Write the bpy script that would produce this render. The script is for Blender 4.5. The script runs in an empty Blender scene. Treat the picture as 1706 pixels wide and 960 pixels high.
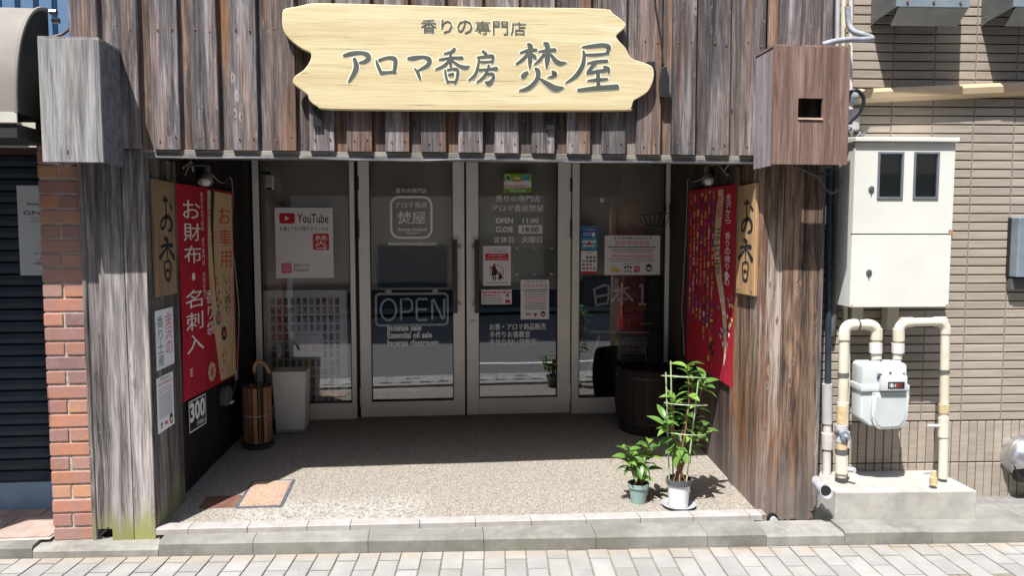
import bpy, bmesh, math, random
from mathutils import Vector, Matrix
random.seed(7)
S = bpy.context.scene
COL = S.collection
R = math.radians

# ------------------------------------------------------------------ camera
CAM = Vector((0, -3.75, 1.56)); FPX = 1220.0; YAW = R(5.5); PITCH = R(4.0)
cd = bpy.data.cameras.new('camera'); cam = bpy.data.objects.new('camera', cd); COL.objects.link(cam)
cd.sensor_width = 36; cd.lens = FPX * 36 / 1706; cd.clip_end = 500; cd.clip_start = 0.05
cam.location = CAM; cam.rotation_euler = (R(90) - PITCH, 0, -YAW); S.camera = cam

# ------------------------------------------------------------------ light
SUN = Vector((0.645, 1.0, -2.27)).normalized()          # direction the light travels
elev = math.asin(-SUN.z)
w = bpy.data.worlds.new('World'); S.world = w; w.use_nodes = True
nt = w.node_tree; bg = nt.nodes['Background']
sky = nt.nodes.new('ShaderNodeTexSky'); sky.sky_type = 'NISHITA'; sky.sun_disc = False
sky.sun_elevation = elev; sky.sun_rotation = math.atan2(-SUN.x, -SUN.y)
sky.air_density = 1.0; sky.dust_density = 1.5; sky.ozone_density = 1.0
nt.links.new(sky.outputs[0], bg.inputs[0]); bg.inputs[1].default_value = 0.14
sl = bpy.data.lights.new('sun', 'SUN'); sl.energy = 4.1; sl.angle = R(0.5); sl.color = (1, 0.975, 0.94)
so = bpy.data.objects.new('sun', sl); COL.objects.link(so)
so.rotation_euler = SUN.to_track_quat('-Z', 'Y').to_euler(); so.location = (-4, -6, 12)
S.view_settings.view_transform = 'Standard'; S.view_settings.look = 'None'
S.view_settings.exposure = 1.14; S.view_settings.gamma = 1
S.cycles.max_bounces = 10; S.cycles.diffuse_bounces = 6; S.cycles.transparent_max_bounces = 16
S.cycles.use_denoising = True
try: S.cycles.denoising_prefilter = 'ACCURATE'; S.cycles.denoising_input_passes = 'RGB_ALBEDO_NORMAL'
except Exception: pass

# ------------------------------------------------------------------ geometry helpers
def rayd(x, y):
    F = Vector((math.sin(YAW) * math.cos(PITCH), math.cos(YAW) * math.cos(PITCH), -math.sin(PITCH)))
    Rr = Vector((math.cos(YAW), -math.sin(YAW), 0)); U = Rr.cross(F)
    return F + Rr * ((x - 853) / FPX) + U * ((480 - y) / FPX)
class Plane:
    """a wall plane of the place: o + u*a + w*b + n*c (n looks away from the wall)"""
    def __init__(s, o, u, n, w=(0, 0, 1)):
        s.o = Vector(o); s.u = Vector(u).normalized(); s.n = Vector(n).normalized(); s.w = Vector(w).normalized()
    def pt(s, a, b, c=0.0): return s.o + s.u * a + s.w * b + s.n * c
    def px(s, x, y, c=0.0):
        d = rayd(x, y); q = s.o + s.n * c; t = (q - CAM).dot(s.n) / d.dot(s.n); p = CAM + d * t - q
        return p.dot(s.u), p.dot(s.w)
    def mb(s): return MB(s)
TH = R(3.1)
FAC = Plane((0, 0, 0), (1, 0, 0), (0, -1, 0))
BACK = Plane((0, 1.7, 0), (1, 0, 0), (0, -1, 0))
LP = Plane((-1.43, 0, 0), (0, 1, 0), (1, 0, 0))                      # inner face of left post
RP = Plane((1.69, 0, 0), (0, -1, 0), (-1, 0, 0))                     # inner face of right post
LW = Plane((-1.455, .36, 0), (.095, 1.34, 0), (1.34, -.095, 0))      # left niche wall
RW = Plane((1.73, 1.70, 0), (-.03, -1.34, 0), (-1.34, .03, 0))        # right niche wall
TW = Plane((2.15, .15, 0), (math.cos(TH), -math.sin(TH), 0), (-math.sin(TH), -math.cos(TH), 0))
WORLD = Plane((0, 0, 0), (1, 0, 0), (0, 0, 1), (0, 1, 0))            # a=x b=y c=z
def floor_z(y): return 0.075 + 0.08 * y
def kerb_y(x): return -0.205 - 0.058 * x

class MB:
    def __init__(s, pl=None): s.v = []; s.f = []; s.m = []; s.pl = pl; s.cur = 0
    def P(s, p): return s.pl.pt(*p) if s.pl else Vector(p)
    def add(s, vs, fs):
        k = len(s.v); s.v += [tuple(s.P(p)) for p in vs]
        for f in fs: s.f.append([i + k for i in f]); s.m.append(s.cur)
        return s
    def box(s, a0, a1, b0, b1, c0, c1):
        if s.pl is None:      # world axes: x,y,z
            vs = [(x, y, z) for x in (a0, a1) for y in (b0, b1) for z in (c0, c1)]
        else: vs = [(x, y, z) for x in (a0, a1) for y in (b0, b1) for z in (c0, c1)]
        return s.add(vs, [(0, 1, 3, 2), (4, 6, 7, 5), (0, 4, 5, 1), (2, 3, 7, 6), (0, 2, 6, 4), (1, 5, 7, 3)])
    def rect(s, a0, a1, b0, b1, c=0.0):
        return s.add([(a0, b0, c), (a1, b0, c), (a1, b1, c), (a0, b1, c)], [(0, 1, 2, 3)])
    def poly(s, pts, c=0.0):
        return s.add([(p[0], p[1], c) for p in pts], [tuple(range(len(pts)))])
    def prism(s, pts, c0, c1):
        n = len(pts)
        vs = [(p[0], p[1], c0) for p in pts] + [(p[0], p[1], c1) for p in pts]
        return s.add(vs, [tuple(range(n))[::-1], tuple(range(n, 2 * n))] + [(i, (i + 1) % n, n + (i + 1) % n, n + i) for i in range(n)])
    def rring(s, a0, a1, b0, b1, r, t, c, n=6):
        o = rrect(a0, a1, b0, b1, r, n); i = rrect(a0 + t, a1 - t, b0 + t, b1 - t, max(r - t, .0005), n); k = len(o)
        return s.add([(p[0], p[1], c) for p in o + i], [(j, (j + 1) % k, k + (j + 1) % k, k + j) for j in range(k)])
    def tube(s, pts, r, n=8, caps=True):
        pts = [Vector(s.P(p)) for p in pts]; rs = r if isinstance(r, (list, tuple)) else [r] * len(pts)
        k0 = len(s.v); prev = None
        for i, p in enumerate(pts):
            d = (pts[min(i + 1, len(pts) - 1)] - pts[max(i - 1, 0)]).normalized()
            if prev is None:
                a = d.orthogonal().normalized()
            else:
                a = (prev - d * prev.dot(d)).normalized()
            prev = a; b = d.cross(a)
            for j in range(n):
                t = 2 * math.pi * j / n; s.v.append(tuple(p + (a * math.cos(t) + b * math.sin(t)) * rs[i]))
        for i in range(len(pts) - 1):
            for j in range(n):
                q = k0 + i * n; s.f.append([q + j, q + (j + 1) % n, q + n + (j + 1) % n, q + n + j]); s.m.append(s.cur)
        if caps:
            s.f.append([k0 + j for j in range(n)][::-1]); s.f.append([k0 + (len(pts) - 1) * n + j for j in range(n)]); s.m += [s.cur] * 2
        return s
    def lathe(s, prof, cx, cy, n=24, cap=True):
        k0 = len(s.v)
        for r, z in prof:
            for j in range(n):
                t = 2 * math.pi * j / n; s.v.append((cx + r * math.cos(t), cy + r * math.sin(t), z))
        for i in range(len(prof) - 1):
            for j in range(n):
                q = k0 + i * n; s.f.append([q + j, q + (j + 1) % n, q + n + (j + 1) % n, q + n + j]); s.m.append(s.cur)
        if cap: s.f.append([k0 + j for j in range(n)][::-1]); s.m.append(s.cur)
        return s
    def disc(s, a, b, r, c=0, n=16, sy=1.0):
        return s.poly([(a + r * math.cos(2 * math.pi * j / n), b + r * sy * math.sin(2 * math.pi * j / n)) for j in range(n)], c)
    def ring(s, a, b, r, t, c=0, n=24):
        o = [(a + r * math.cos(2 * math.pi * j / n), b + r * math.sin(2 * math.pi * j / n), c) for j in range(n)]
        i = [(a + (r - t) * math.cos(2 * math.pi * j / n), b + (r - t) * math.sin(2 * math.pi * j / n), c) for j in range(n)]
        return s.add(o + i, [(j, (j + 1) % n, n + (j + 1) % n, n + j) for j in range(n)])
    def text(s, t, a0, a1, b0, b1, c=0.0, bold=0.0, res=2, slant=0.0):
        """lettering fitted to the box a0..a1 x b0..b1"""
        if bold > .006 and not t.isascii():       # outline offset breaks dense characters: thicken by a doubled print instead
            dx = min(bold, .03) * (b1 - b0) * .55
            s.text(t, a0 - dx, a1 - dx, b0, b1, c, 0, res, slant); return s.text(t, a0 + dx, a1 + dx, b0, b1, c + .00003, 0, res, slant)
        vs, fs = glyphs(t, bold if t.isascii() else 0, res)
        if not vs: return s
        x0 = min(v[0] for v in vs); x1 = max(v[0] for v in vs); y0 = min(v[1] for v in vs); y1 = max(v[1] for v in vs)
        sx = (a1 - a0) / max(x1 - x0, 1e-6); sy = (b1 - b0) / max(y1 - y0, 1e-6)
        return s.add([(a0 + (v[0] - x0) * sx + slant * (v[1] - y0) * sy, b0 + (v[1] - y0) * sy, c) for v in vs], fs)
    def vtext(s, t, a0, a1, b0, b1, c=0.0, bold=0.0, gap=.12):
        """vertical lettering from b1 (top) down to b0"""
        n = len(t); h = (b1 - b0) / n
        for i, ch in enumerate(t):
            if ch == ' ': continue
            bb = b1 - (i + 1) * h
            if ch in '・': s.disc((a0 + a1) / 2, bb + h / 2, (a1 - a0) * .1, c, 8); continue
            k = .18 if ch in 'いっぃぁぇょりし' else 0
            s.text(ch, a0 + k * (a1 - a0), a1 - k * (a1 - a0), bb + h * gap / 2, bb + h * (1 - gap / 2), c, bold)
        return s
    def build(s, name, mats, parent=None, smooth=False, bevel=0.0, seg=1, loc=None):
        me = bpy.data.meshes.new(name); me.from_pydata(s.v, [], s.f)
        mats = mats if isinstance(mats, (list, tuple)) else [mats]
        for m in mats: me.materials.append(m)
        if len(mats) > 1: me.polygons.foreach_set('material_index', s.m)
        if bevel > 0:
            bm = bmesh.new(); bm.from_mesh(me); bmesh.ops.remove_doubles(bm, verts=bm.verts, dist=1e-5)
            es = [e for e in bm.edges if len(e.link_faces) == 2 and e.calc_face_angle(0) > .6]
            bmesh.ops.bevel(bm, geom=es, offset=bevel, segments=seg, affect='EDGES', profile=.6, clamp_overlap=True)
            bmesh.ops.recalc_face_normals(bm, faces=bm.faces); bm.to_mesh(me); bm.free()
        if smooth:
            me.polygons.foreach_set('use_smooth', [True] * len(me.polygons))
            try: me.set_sharp_from_angle(angle=R(40))
            except Exception: pass
        me.update()
        o = bpy.data.objects.new(name, me); COL.objects.link(o)
        if parent: attach(o, parent)
        return o
def wpos(o):
    p = Vector(o.location)
    while o.parent: o = o.parent; p += Vector(o.location)
    return p
def attach(o, parent):
    o.parent = parent; o.location = Vector(o.location) - wpos(parent)
def rrect(a0, a1, b0, b1, r, n=5):
    o = []
    for cx, cy, t0 in ((a1 - r, b1 - r, 0), (a0 + r, b1 - r, 90), (a0 + r, b0 + r, 180), (a1 - r, b0 + r, 270)):
        for i in range(n + 1):
            t = R(t0 + 90 * i / n); o.append((cx + r * math.cos(t), cy + r * math.sin(t)))
    return o
_gc = {}
def glyphs(t, bold, res):
    k = (t, bold, res)
    if k not in _gc:
        cu = bpy.data.curves.new('glyph', 'FONT'); cu.body = t; cu.size = 1; cu.resolution_u = res; cu.offset = bold; cu.fill_mode = 'FRONT'
        ob = bpy.data.objects.new('glyph', cu)
        me = ob.to_mesh(); _gc[k] = ([tuple(v.co) for v in me.vertices], [tuple(p.vertices) for p in me.polygons])
        ob.to_mesh_clear(); bpy.data.objects.remove(ob); bpy.data.curves.remove(cu)
    return _gc[k]
def tag(o, label=None, cat=None, group=None, kind=None):
    if label: o['label'] = label
    if cat: o['category'] = cat
    if group: o['group'] = group
    if kind: o['kind'] = kind
    return o
def thing(name, label, cat, loc=(0, 0, 0), group=None):
    o = bpy.data.objects.new(name, None); COL.objects.link(o); o.location = loc; o.empty_display_size = .1
    return tag(o, label, cat, group)
def copy_obj(src, parent, loc=None, rot=None, scale=None):
    c = src.copy(); COL.objects.link(c); c.parent = parent
    if loc is not None: c.location = loc
    if rot is not None: c.rotation_euler = rot
    if scale is not None: c.scale = scale
    return c
def smooth_path(pts, k=5):
    """Catmull-Rom through points of any dimension"""
    if len(pts) < 3: return [tuple(p) for p in pts]
    o = []; P = [pts[0]] + list(pts) + [pts[-1]]
    for i in range(1, len(P) - 2):
        for j in range(k):
            t = j / k
            o.append(tuple(.5 * ((2 * b) + (-a + c) * t + (2 * a - 5 * b + 4 * c - d) * t * t + (-a + 3 * b - 3 * c + d) * t ** 3)
                           for a, b, c, d in zip(P[i - 1], P[i], P[i + 1], P[i + 2])))
    o.append(tuple(pts[-1])); return o
def brush(mb, pts, fn, c, grow=0.0):
    """a brush stroke: pts (x, y, width) mapped by fn(x,y)->(a,b,scale)"""
    p = smooth_path(pts, 5); q = []
    for x, y, wd in p:
        a, b, sc = fn(x, y); q.append((a, b, wd * sc / 2 + grow))
    L = []; Rr = []
    for i in range(len(q)):
        a, b, h = q[i]; a0, b0, _ = q[max(i - 1, 0)]; a1, b1, _ = q[min(i + 1, len(q) - 1)]
        l = math.hypot(a1 - a0, b1 - b0) or 1; nx, ny = -(b1 - b0) / l, (a1 - a0) / l
        L.append((a + nx * h, b + ny * h)); Rr.append((a - nx * h, b - ny * h))
    n = len(q)
    for i in range(n - 1): mb.add([(*L[i], c), (*L[i + 1], c), (*Rr[i + 1], c), (*Rr[i], c)], [(0, 3, 2, 1)])
    mb.disc(q[0][0], q[0][1], q[0][2], c - .00007, 10); mb.disc(q[-1][0], q[-1][1], q[-1][2], c - .00007, 10)

# ------------------------------------------------------------------ materials
def lin(r, g, b):
    f = lambda v: (v / 255 / 12.92) if v / 255 <= .04045 else ((v / 255 + .055) / 1.055) ** 2.4
    return (f(r), f(g), f(b), 1)
class NT:
    def __init__(s, name):
        s.m = bpy.data.materials.new(name); s.m.use_nodes = True; s.t = s.m.node_tree; s.b = s.t.nodes['Principled BSDF']
        s.co = s.n('ShaderNodeTexCoord').outputs['Object']; s.rnd = None
    def pos(s): return s.n('ShaderNodeNewGeometry').outputs['Position']
    def n(s, typ, **kw):
        x = s.t.nodes.new(typ)
        for k, v in kw.items(): setattr(x, k, v)
        return x
    def l(s, a, b): s.t.links.new(a, b); return b
    def random(s):
        if s.rnd is None: s.rnd = s.n('ShaderNodeObjectInfo').outputs['Random']
        return s.rnd
    def math(s, op, a, b=None, clamp=False):
        x = s.n('ShaderNodeMath', operation=op); x.use_clamp = clamp
        for i, v in enumerate((a, b)):
            if v is None: continue
            if isinstance(v, (int, float)): x.inputs[i].default_value = v
            else: s.l(v, x.inputs[i])
        return x.outputs[0]
    def scaled(s, sc, rnd=0.0, src=None):
        mp = s.n('ShaderNodeVectorMath', operation='MULTIPLY'); s.l(src or s.co, mp.inputs[0]); mp.inputs[1].default_value = sc
        if not rnd: return mp.outputs[0]
        ad = s.n('ShaderNodeVectorMath', operation='ADD'); s.l(mp.outputs[0], ad.inputs[0]); s.l(s.math('MULTIPLY', s.random(), rnd), ad.inputs[1]); return ad.outputs[0]
    def noise(s, vec, scale=5, detail=3, rough=.55, dist=0.0):
        x = s.n('ShaderNodeTexNoise'); s.l(vec, x.inputs['Vector']); x.inputs['Scale'].default_value = scale
        x.inputs['Detail'].default_value = detail; x.inputs['Roughness'].default_value = rough; x.inputs['Distortion'].default_value = dist
        return x.outputs['Fac']
    def ramp(s, fac, stops, interp='LINEAR'):
        x = s.n('ShaderNodeValToRGB'); s.l(fac, x.inputs[0]); e = x.color_ramp.elements; x.color_ramp.interpolation = interp
        while len(e) < len(stops): e.new(.5)
        for k, (p, c) in enumerate(stops):
            e[k].position = p; e[k].color = c if len(c) == 4 else (*c, 1)
        return x.outputs['Color']
    def step(s, fac, a, b):
        x = s.n('ShaderNodeMapRange'); s.l(fac, x.inputs[0]); x.inputs[1].default_value = a; x.inputs[2].default_value = b; return x.outputs[0]
    def mix(s, fac, a, b, mode='MIX'):
        x = s.n('ShaderNodeMix', data_type='RGBA', blend_type=mode)
        for k, v in ((0, fac), (6, a), (7, b)):
            if isinstance(v, (int, float)): x.inputs[k].default_value = v
            elif isinstance(v, tuple): x.inputs[k].default_value = v if len(v) == 4 else (*v, 1)
            else: s.l(v, x.inputs[k])
        return x.outputs[2]
    def bump(s, h, strength=.3, dist=.01):
        x = s.n('ShaderNodeBump'); s.l(h, x.inputs['Height']); x.inputs['Strength'].default_value = strength; x.inputs['Distance'].default_value = dist
        s.l(x.outputs[0], s.b.inputs['Normal'])
    def out(s, col, rough=.6, metal=0.0, spec=.5):
        if isinstance(col, tuple): s.b.inputs['Base Color'].default_value = col if len(col) == 4 else (*col, 1)
        else: s.l(col, s.b.inputs['Base Color'])
        if isinstance(rough, (int, float)): s.b.inputs['Roughness'].default_value = rough
        else: s.l(rough, s.b.inputs['Roughness'])
        s.b.inputs['Metallic'].default_value = metal; s.b.inputs['Specular IOR Level'].default_value = spec
        return s.m
def plain(name, c, rough=.6, metal=0.0, var=.12, sc=9, bump=0.0, dirt=None, rnd=0.0, spec=.5):
    k = NT(name); v = k.scaled((1, 1, 1), 30 if rnd else 0); f = k.noise(v, sc, 5)
    c = tuple(c[:3]); lo = tuple(x * (1 - var * 1.6) for x in c) + (1,); hi = tuple(min(1, x * (1 + var)) for x in c) + (1,)
    col = k.ramp(f, [(.3, lo), (.7, hi)])
    if dirt:
        d = k.step(k.noise(v, sc * .35, 6, .7), .52, .72); col = k.mix(k.math('MULTIPLY', d, dirt[3]), col, tuple(dirt[:3]) + (1,))
    if rnd:
        hs = k.n('ShaderNodeHueSaturation'); k.l(col, hs.inputs['Color']); k.l(k.math('ADD', k.math('MULTIPLY', k.random(), rnd * 2), 1 - rnd), hs.inputs['Value']); col = hs.outputs[0]
    if bump: k.bump(k.noise(v, sc * 8, 4), bump, .004)
    return k.out(col, rough, metal, spec)
def wood(name, dark, mid, light, orange=0.3, ocol=(.34, .16, .07), flecks=.5, moss=0.0, knots=1.0, axis='z', rough=.85, bottom=0.0, kscale=1.0, contrast=1.0, varv=.22, stain=.45):
    k = NT(name)
    def sc(a, b):      # a across, b along the grain
        return {'z': (a, a, b), 'x': (b, a, a), 'y': (a, b, a)}[axis]
    base = k.scaled((1, 1, 1), 37.0)
    # knots bend the grain round them
    kv = k.n('ShaderNodeTexVoronoi', feature='F1'); kvv = k.scaled(sc(3.9 * kscale, 1.55 * kscale), 0, base); k.l(kvv, kv.inputs['Vector']); kv.inputs['Randomness'].default_value = 1
    kd = kv.outputs['Distance']
    kmask = k.step(k.noise(k.scaled(sc(2, .9), 5.0, base), 1, 1), .50, .56)
    near = k.math('MULTIPLY', k.math('SUBTRACT', 1.0, k.step(kd, .03, .34), clamp=True), kmask)
    bend = k.math('MULTIPLY', k.math('POWER', near, 2.0), .55 * knots)
    low = k.noise(k.scaled(sc(2.2, .55), 0, base), 1, 3)
    # fibre coordinate
    ad = k.n('ShaderNodeVectorMath', operation='ADD'); k.l(k.scaled(sc(34, 1.3), 0, base), ad.inputs[0])
    k.l(k.math('ADD', k.math('MULTIPLY', bend, 2.6), k.math('MULTIPLY', low, 5.0)), ad.inputs[1])
    med = k.noise(ad.outputs[0], 1, 4, .6)
    fine = k.noise(k.scaled(sc(210, 6), 0, base), 1, 4, .65)
    wide = k.noise(k.scaled(sc(9, .7), 0, base), 1, 3, .6)
    f = k.math('ADD', k.math('ADD', k.math('MULTIPLY', med, .40), k.math('MULTIPLY', fine, .34)), k.math('MULTIPLY', wide, .36))
    m = .55; h = .13 / contrast
    col = k.ramp(f, [(m - h, dark), (m, mid), (m + h, light)])
    om = k.math('MULTIPLY', k.step(k.noise(k.scaled(sc(7, .45), 11.0, base), 1, 4, .6), .50, .62), orange, clamp=True)
    om = k.math('MULTIPLY', om, k.step(k.math('ADD', med, low), .7, 1.15), clamp=True)
    oc = k.mix(k.step(fine, .35, .7), tuple(x * .55 for x in ocol) + (1,), tuple(ocol) + (1,))
    col = k.mix(om, col, oc)
    stn = k.math('MULTIPLY', k.step(k.noise(k.scaled(sc(26, 1.6), 3.0, base), 1, 5, .7), .50, .68), stain, clamp=True)
    col = k.mix(stn, col, tuple(x * .55 for x in dark[:3]) + (1,))
    if flecks:
        fl = k.step(k.noise(k.scaled(sc(95, 26), 0, base), 1, 5, .7), .62, .72)
        fl = k.math('MULTIPLY', fl, k.step(k.noise(k.scaled(sc(8, 2.5), 0, base), 1, 2), .42, .62)); col = k.mix(k.math('MULTIPLY', fl, flecks), col, (.52, .51, .52, 1))
    cr = k.step(k.noise(k.scaled(sc(150, 1.7), 0, base), 1, 3, .5), .70, .735)       # drying cracks
    col = k.mix(k.math('MULTIPLY', cr, .75), col, tuple(x * .35 for x in dark[:3]) + (1,))
    kn = k.math('MULTIPLY', k.math('SUBTRACT', 1.0, k.step(kd, .035, .105), clamp=True), kmask)
    rg = k.math('MULTIPLY', k.math('SINE', k.math('ADD', k.math('MULTIPLY', kd, 120), k.math('MULTIPLY', fine, 3))), k.math('SUBTRACT', 1.0, k.step(kd, .07, .24), clamp=True))
    col = k.mix(k.math('MULTIPLY', k.math('ABSOLUTE', rg),   .10 * knots), col, tuple(x * .6 for x in dark[:3]) + (1,))
    col = k.mix(k.math('MULTIPLY', kn, .9 * knots), col, (.035, .026, .022, 1))
    if moss:
        sp = k.n('ShaderNodeSeparateXYZ'); k.l(k.co, sp.inputs[0])
        mm = k.math('SUBTRACT', k.math('ADD', k.math('MULTIPLY', k.noise(k.scaled(sc(9, 3)), 1, 5, .65), 1.25), -.08), k.math('MULTIPLY', sp.outputs[2], 2.3))
        col = k.mix(k.math('MULTIPLY', k.step(mm, .02, .38), moss), col, (.24, .25, .09, 1))
    if bottom:
        sp = k.n('ShaderNodeSeparateXYZ'); k.l(k.co, sp.inputs[0])
        mm = k.math('SUBTRACT', k.math('ADD', k.noise(k.scaled(sc(5, 2)), 1, 5, .6), .05), k.math('MULTIPLY', sp.outputs[2], 1.05))
        col = k.mix(k.math('MULTIPLY', k.step(mm, .02, .45), bottom * .6), col, (.21, .19, .18, 1))
    hs = k.n('ShaderNodeHueSaturation'); k.l(col, hs.inputs['Color']); k.l(k.math('ADD', k.math('MULTIPLY', k.random(), varv * 2), 1 - varv), hs.inputs['Value']); col = hs.outputs[0]
    k.bump(k.math('ADD', k.math('MULTIPLY', fine, .5), k.math('SUBTRACT', k.math('MULTIPLY', med, .5), cr)), .55, .003)
    return k.out(col, rough, 0, .25)

M = {}
M['board'] = wood('weathered_grey_board', (.036, .031, .033), (.122, .106, .106), (.33, .298, .298), orange=.62, ocol=(.34, .165, .075), flecks=.75, contrast=1.15, stain=.6)
M['batten'] = wood('weathered_brown_board', (.036, .030, .03), (.112, .09, .084), (.27, .233, .218), orange=.85, ocol=(.36, .17, .07), flecks=.5, contrast=1.15, stain=.5)
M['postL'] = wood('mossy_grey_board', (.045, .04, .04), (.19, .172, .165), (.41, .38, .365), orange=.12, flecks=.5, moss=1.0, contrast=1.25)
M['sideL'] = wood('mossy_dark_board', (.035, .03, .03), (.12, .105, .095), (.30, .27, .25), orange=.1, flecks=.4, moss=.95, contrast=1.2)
M['postR'] = wood('orange_brown_board', (.020, .019, .021), (.095, .062, .046), (.27, .18, .125), orange=.6, ocol=(.40, .17, .06), flecks=.25, bottom=.85, contrast=1.5)
M['postRs'] = wood('sunburnt_grey_orange_board', (.055, .035, .028), (.175, .11, .078), (.43, .36, .31), orange=.5, ocol=(.42, .18, .07), flecks=.35, bottom=.85, contrast=1.4)
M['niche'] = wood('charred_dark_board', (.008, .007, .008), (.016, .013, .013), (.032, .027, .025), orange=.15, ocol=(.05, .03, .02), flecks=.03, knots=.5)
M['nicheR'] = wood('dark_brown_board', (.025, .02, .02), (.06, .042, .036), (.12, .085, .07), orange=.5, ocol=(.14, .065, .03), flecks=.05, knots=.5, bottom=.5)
M['silver'] = wood('silver_grey_plywood', (.16, .158, .155), (.33, .325, .32), (.47, .465, .46), orange=.2, ocol=(.4, .32, .2), flecks=.35, knots=1.0, kscale=.7, contrast=1.25, stain=.6)
M['rust'] = wood('reddish_painted_plywood', (.11, .066, .052), (.20, .125, .10), (.32, .225, .19), orange=.3, ocol=(.27, .14, .1), flecks=.6, knots=.4, contrast=1.0, stain=.5)
M['greyply'] = wood('purple_grey_plywood', (.13, .11, .115), (.23, .20, .205), (.34, .305, .31), orange=.2, flecks=.25, knots=.3)
M['fascia'] = wood('pale_fascia_board', (.10, .09, .075), (.24, .22, .185), (.42, .40, .35), orange=.2, axis='x', flecks=.3)
M['pine'] = wood('varnished_yellow_pine', (.54, .43, .23), (.64, .54, .32), (.70, .62, .42), orange=.4, ocol=(.58, .41, .19), flecks=0, knots=0, axis='x', rough=.5, varv=0, contrast=1.0, stain=.12)
M['plankL'] = wood('aged_oak_plank', (.17, .11, .06), (.26, .18, .10), (.34, .25, .15), orange=.5, ocol=(.32, .17, .07), flecks=.05, knots=.2, rough=.6)
M['plankR'] = wood('orange_oak_plank', (.26, .15, .07), (.42, .26, .13), (.52, .35, .20), orange=.7, ocol=(.5, .22, .08), flecks=.03, knots=.2, rough=.6)
M['alu'] = plain('brushed_aluminium', (.84, .81, .77), .42, 0.0, .05, 3, spec=.6)
M['alud'] = plain('dark_joint', (.02, .02, .02), .7)
M['steel'] = plain('stainless_steel', (.55, .55, .56), .3, .9, .08, 6)
M['bronze'] = plain('dark_bronze_handle', (.09, .07, .065), .4, .5, .1)
M['black'] = plain('black_plastic', (.012, .012, .013), .5)
M['white'] = plain('white_plastic', (.72, .72, .72), .45, 0, .04)
M['paper'] = plain('white_paper', lin(235, 233, 235), .7, 0, .03, 4)
M['ink'] = plain('black_ink', (.02, .02, .022), .6)
M['greyink'] = plain('grey_ink', (.22, .22, .23), .6)
M['redink'] = plain('red_ink', lin(205, 35, 45), .55, 0, .04)
M['pinkink'] = plain('pink_ink', lin(225, 90, 130), .6, 0, .04)
M['palepink'] = plain('pale_pink_ink', lin(225, 195, 200), .6, 0, .04)
M['blue'] = plain('blue_print', lin(20, 90, 165), .4, 0, .06)
M['cyan'] = plain('cyan_print', lin(80, 165, 200), .4, 0, .2, 40)
M['green'] = plain('green_print', lin(125, 185, 45), .5, 0, .1, 30)
M['skin'] = plain('skin_tone_print', lin(240, 195, 160), .6, 0, .03)
M['yellow'] = plain('yellow_print', lin(225, 200, 110), .6, 0, .05)
def cloth(name, c):
    k = NT(name); f = k.noise(k.scaled((7, 7, 1.1)), 1, 3, .5, .6); w_ = k.noise(k.co, 420, 2)
    col = k.ramp(k.noise(k.co, 4, 4), [(.3, tuple(x * .88 for x in c[:3]) + (1,)), (.7, tuple(min(1, x * 1.06) for x in c[:3]) + (1,))])
    k.bump(k.math('ADD', f, k.math('MULTIPLY', w_, .02)), .55, .05); return k.out(col, .8, 0, .2)
M['cream'] = cloth('cream_cloth', lin(214, 186, 148)); M['redcloth'] = cloth('crimson_cloth', lin(176, 38, 54))
M['etched'] = plain('frosted_white_vinyl', (.88, .87, .86), .6, 0, .03)
M['gold'] = plain('gold_print', lin(200, 150, 60), .6, 0, .15, 40)
M['purple'] = plain('purple_print', lin(100, 60, 140), .6, 0, .15, 40)
M['dgreen'] = plain('dark_green_print', lin(50, 110, 60), .6, 0, .15, 40)
M['letter'] = plain('grey_green_paint', lin(78, 84, 76), .6, 0, .12, 12)
M['letterhalo'] = plain('pale_carved_edge', lin(232, 228, 205), .6, 0, .03)
M['slate'] = plain('blackboard_surface', (.02, .026, .028), .6, 0, .3, 6)
M['chalk'] = plain('white_chalk', (.78, .78, .80), .9, 0, .25, 60)
M['chalkr'] = plain('pink_chalk', (.5, .16, .18), .9, 0, .25, 60)
M['chalkg'] = plain('green_chalk', (.10, .22, .12), .9, 0, .25, 60)
M['chalky'] = plain('yellow_chalk', (.4, .32, .08), .9, 0, .25, 60)
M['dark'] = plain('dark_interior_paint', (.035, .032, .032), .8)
M['cable'] = plain('dirty_white_cable', (.42, .41, .37), .6, 0, .2, 30)
M['bcable'] = plain('black_cable', (.015, .015, .017), .5)
M['gcable'] = plain('grey_wrapped_hose', (.30, .32, .35), .6, 0, .2, 30, bump=.3)
M['conduit'] = plain('cream_conduit', (.55, .52, .42), .5, 0, .1, 10)
M['dconduit'] = plain('dark_grey_conduit', (.10, .10, .10), .5, 0, .2, 10)
M['bconduit'] = plain('navy_conduit', (.03, .045, .065), .35, 0, .2, 10)
M['vinyl'] = plain('ivory_pipe_wrap', (.62, .57, .46), .45, 0, .06, 12, dirt=(.42, .32, .18, .35))
M['lagging'] = plain('yellowed_tape_wrap', (.55, .42, .24), .7, 0, .2, 30, bump=.4)
M['pvc'] = plain('grey_pvc', (.48, .47, .48), .45, 0, .08, 10)
M['meterlabel'] = plain('pale_meter_label', (.42, .45, .45), .5, 0, .1, 30)
M['pvcd'] = plain('worn_grey_pvc', (.30, .30, .31), .5, 0, .12, 14)
M['pvcw'] = plain('dirty_white_pvc', (.62, .57, .56), .5, 0, .1, 10, dirt=(.4, .36, .32, .4))
M['meter'] = plain('pale_grey_cast_housing', (.52, .55, .545), .45, 0, .05, 10)
M['cabinet'] = plain('ivory_painted_steel', (.64, .64, .59), .4, 0, .03, 5, dirt=(.55, .50, .40, .25))
M['duct'] = plain('tan_duct_cover', (.50, .38, .24), .45, 0, .05, 5)
M['hood'] = plain('dull_galvanised_hood', (.14, .15, .155), .45, .35, .15, 8, dirt=(.2, .16, .11, .5))
M['hoodp'] = plain('blue_grey_hood_strip', (.22, .27, .31), .45, .2, .15, 8)
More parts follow.
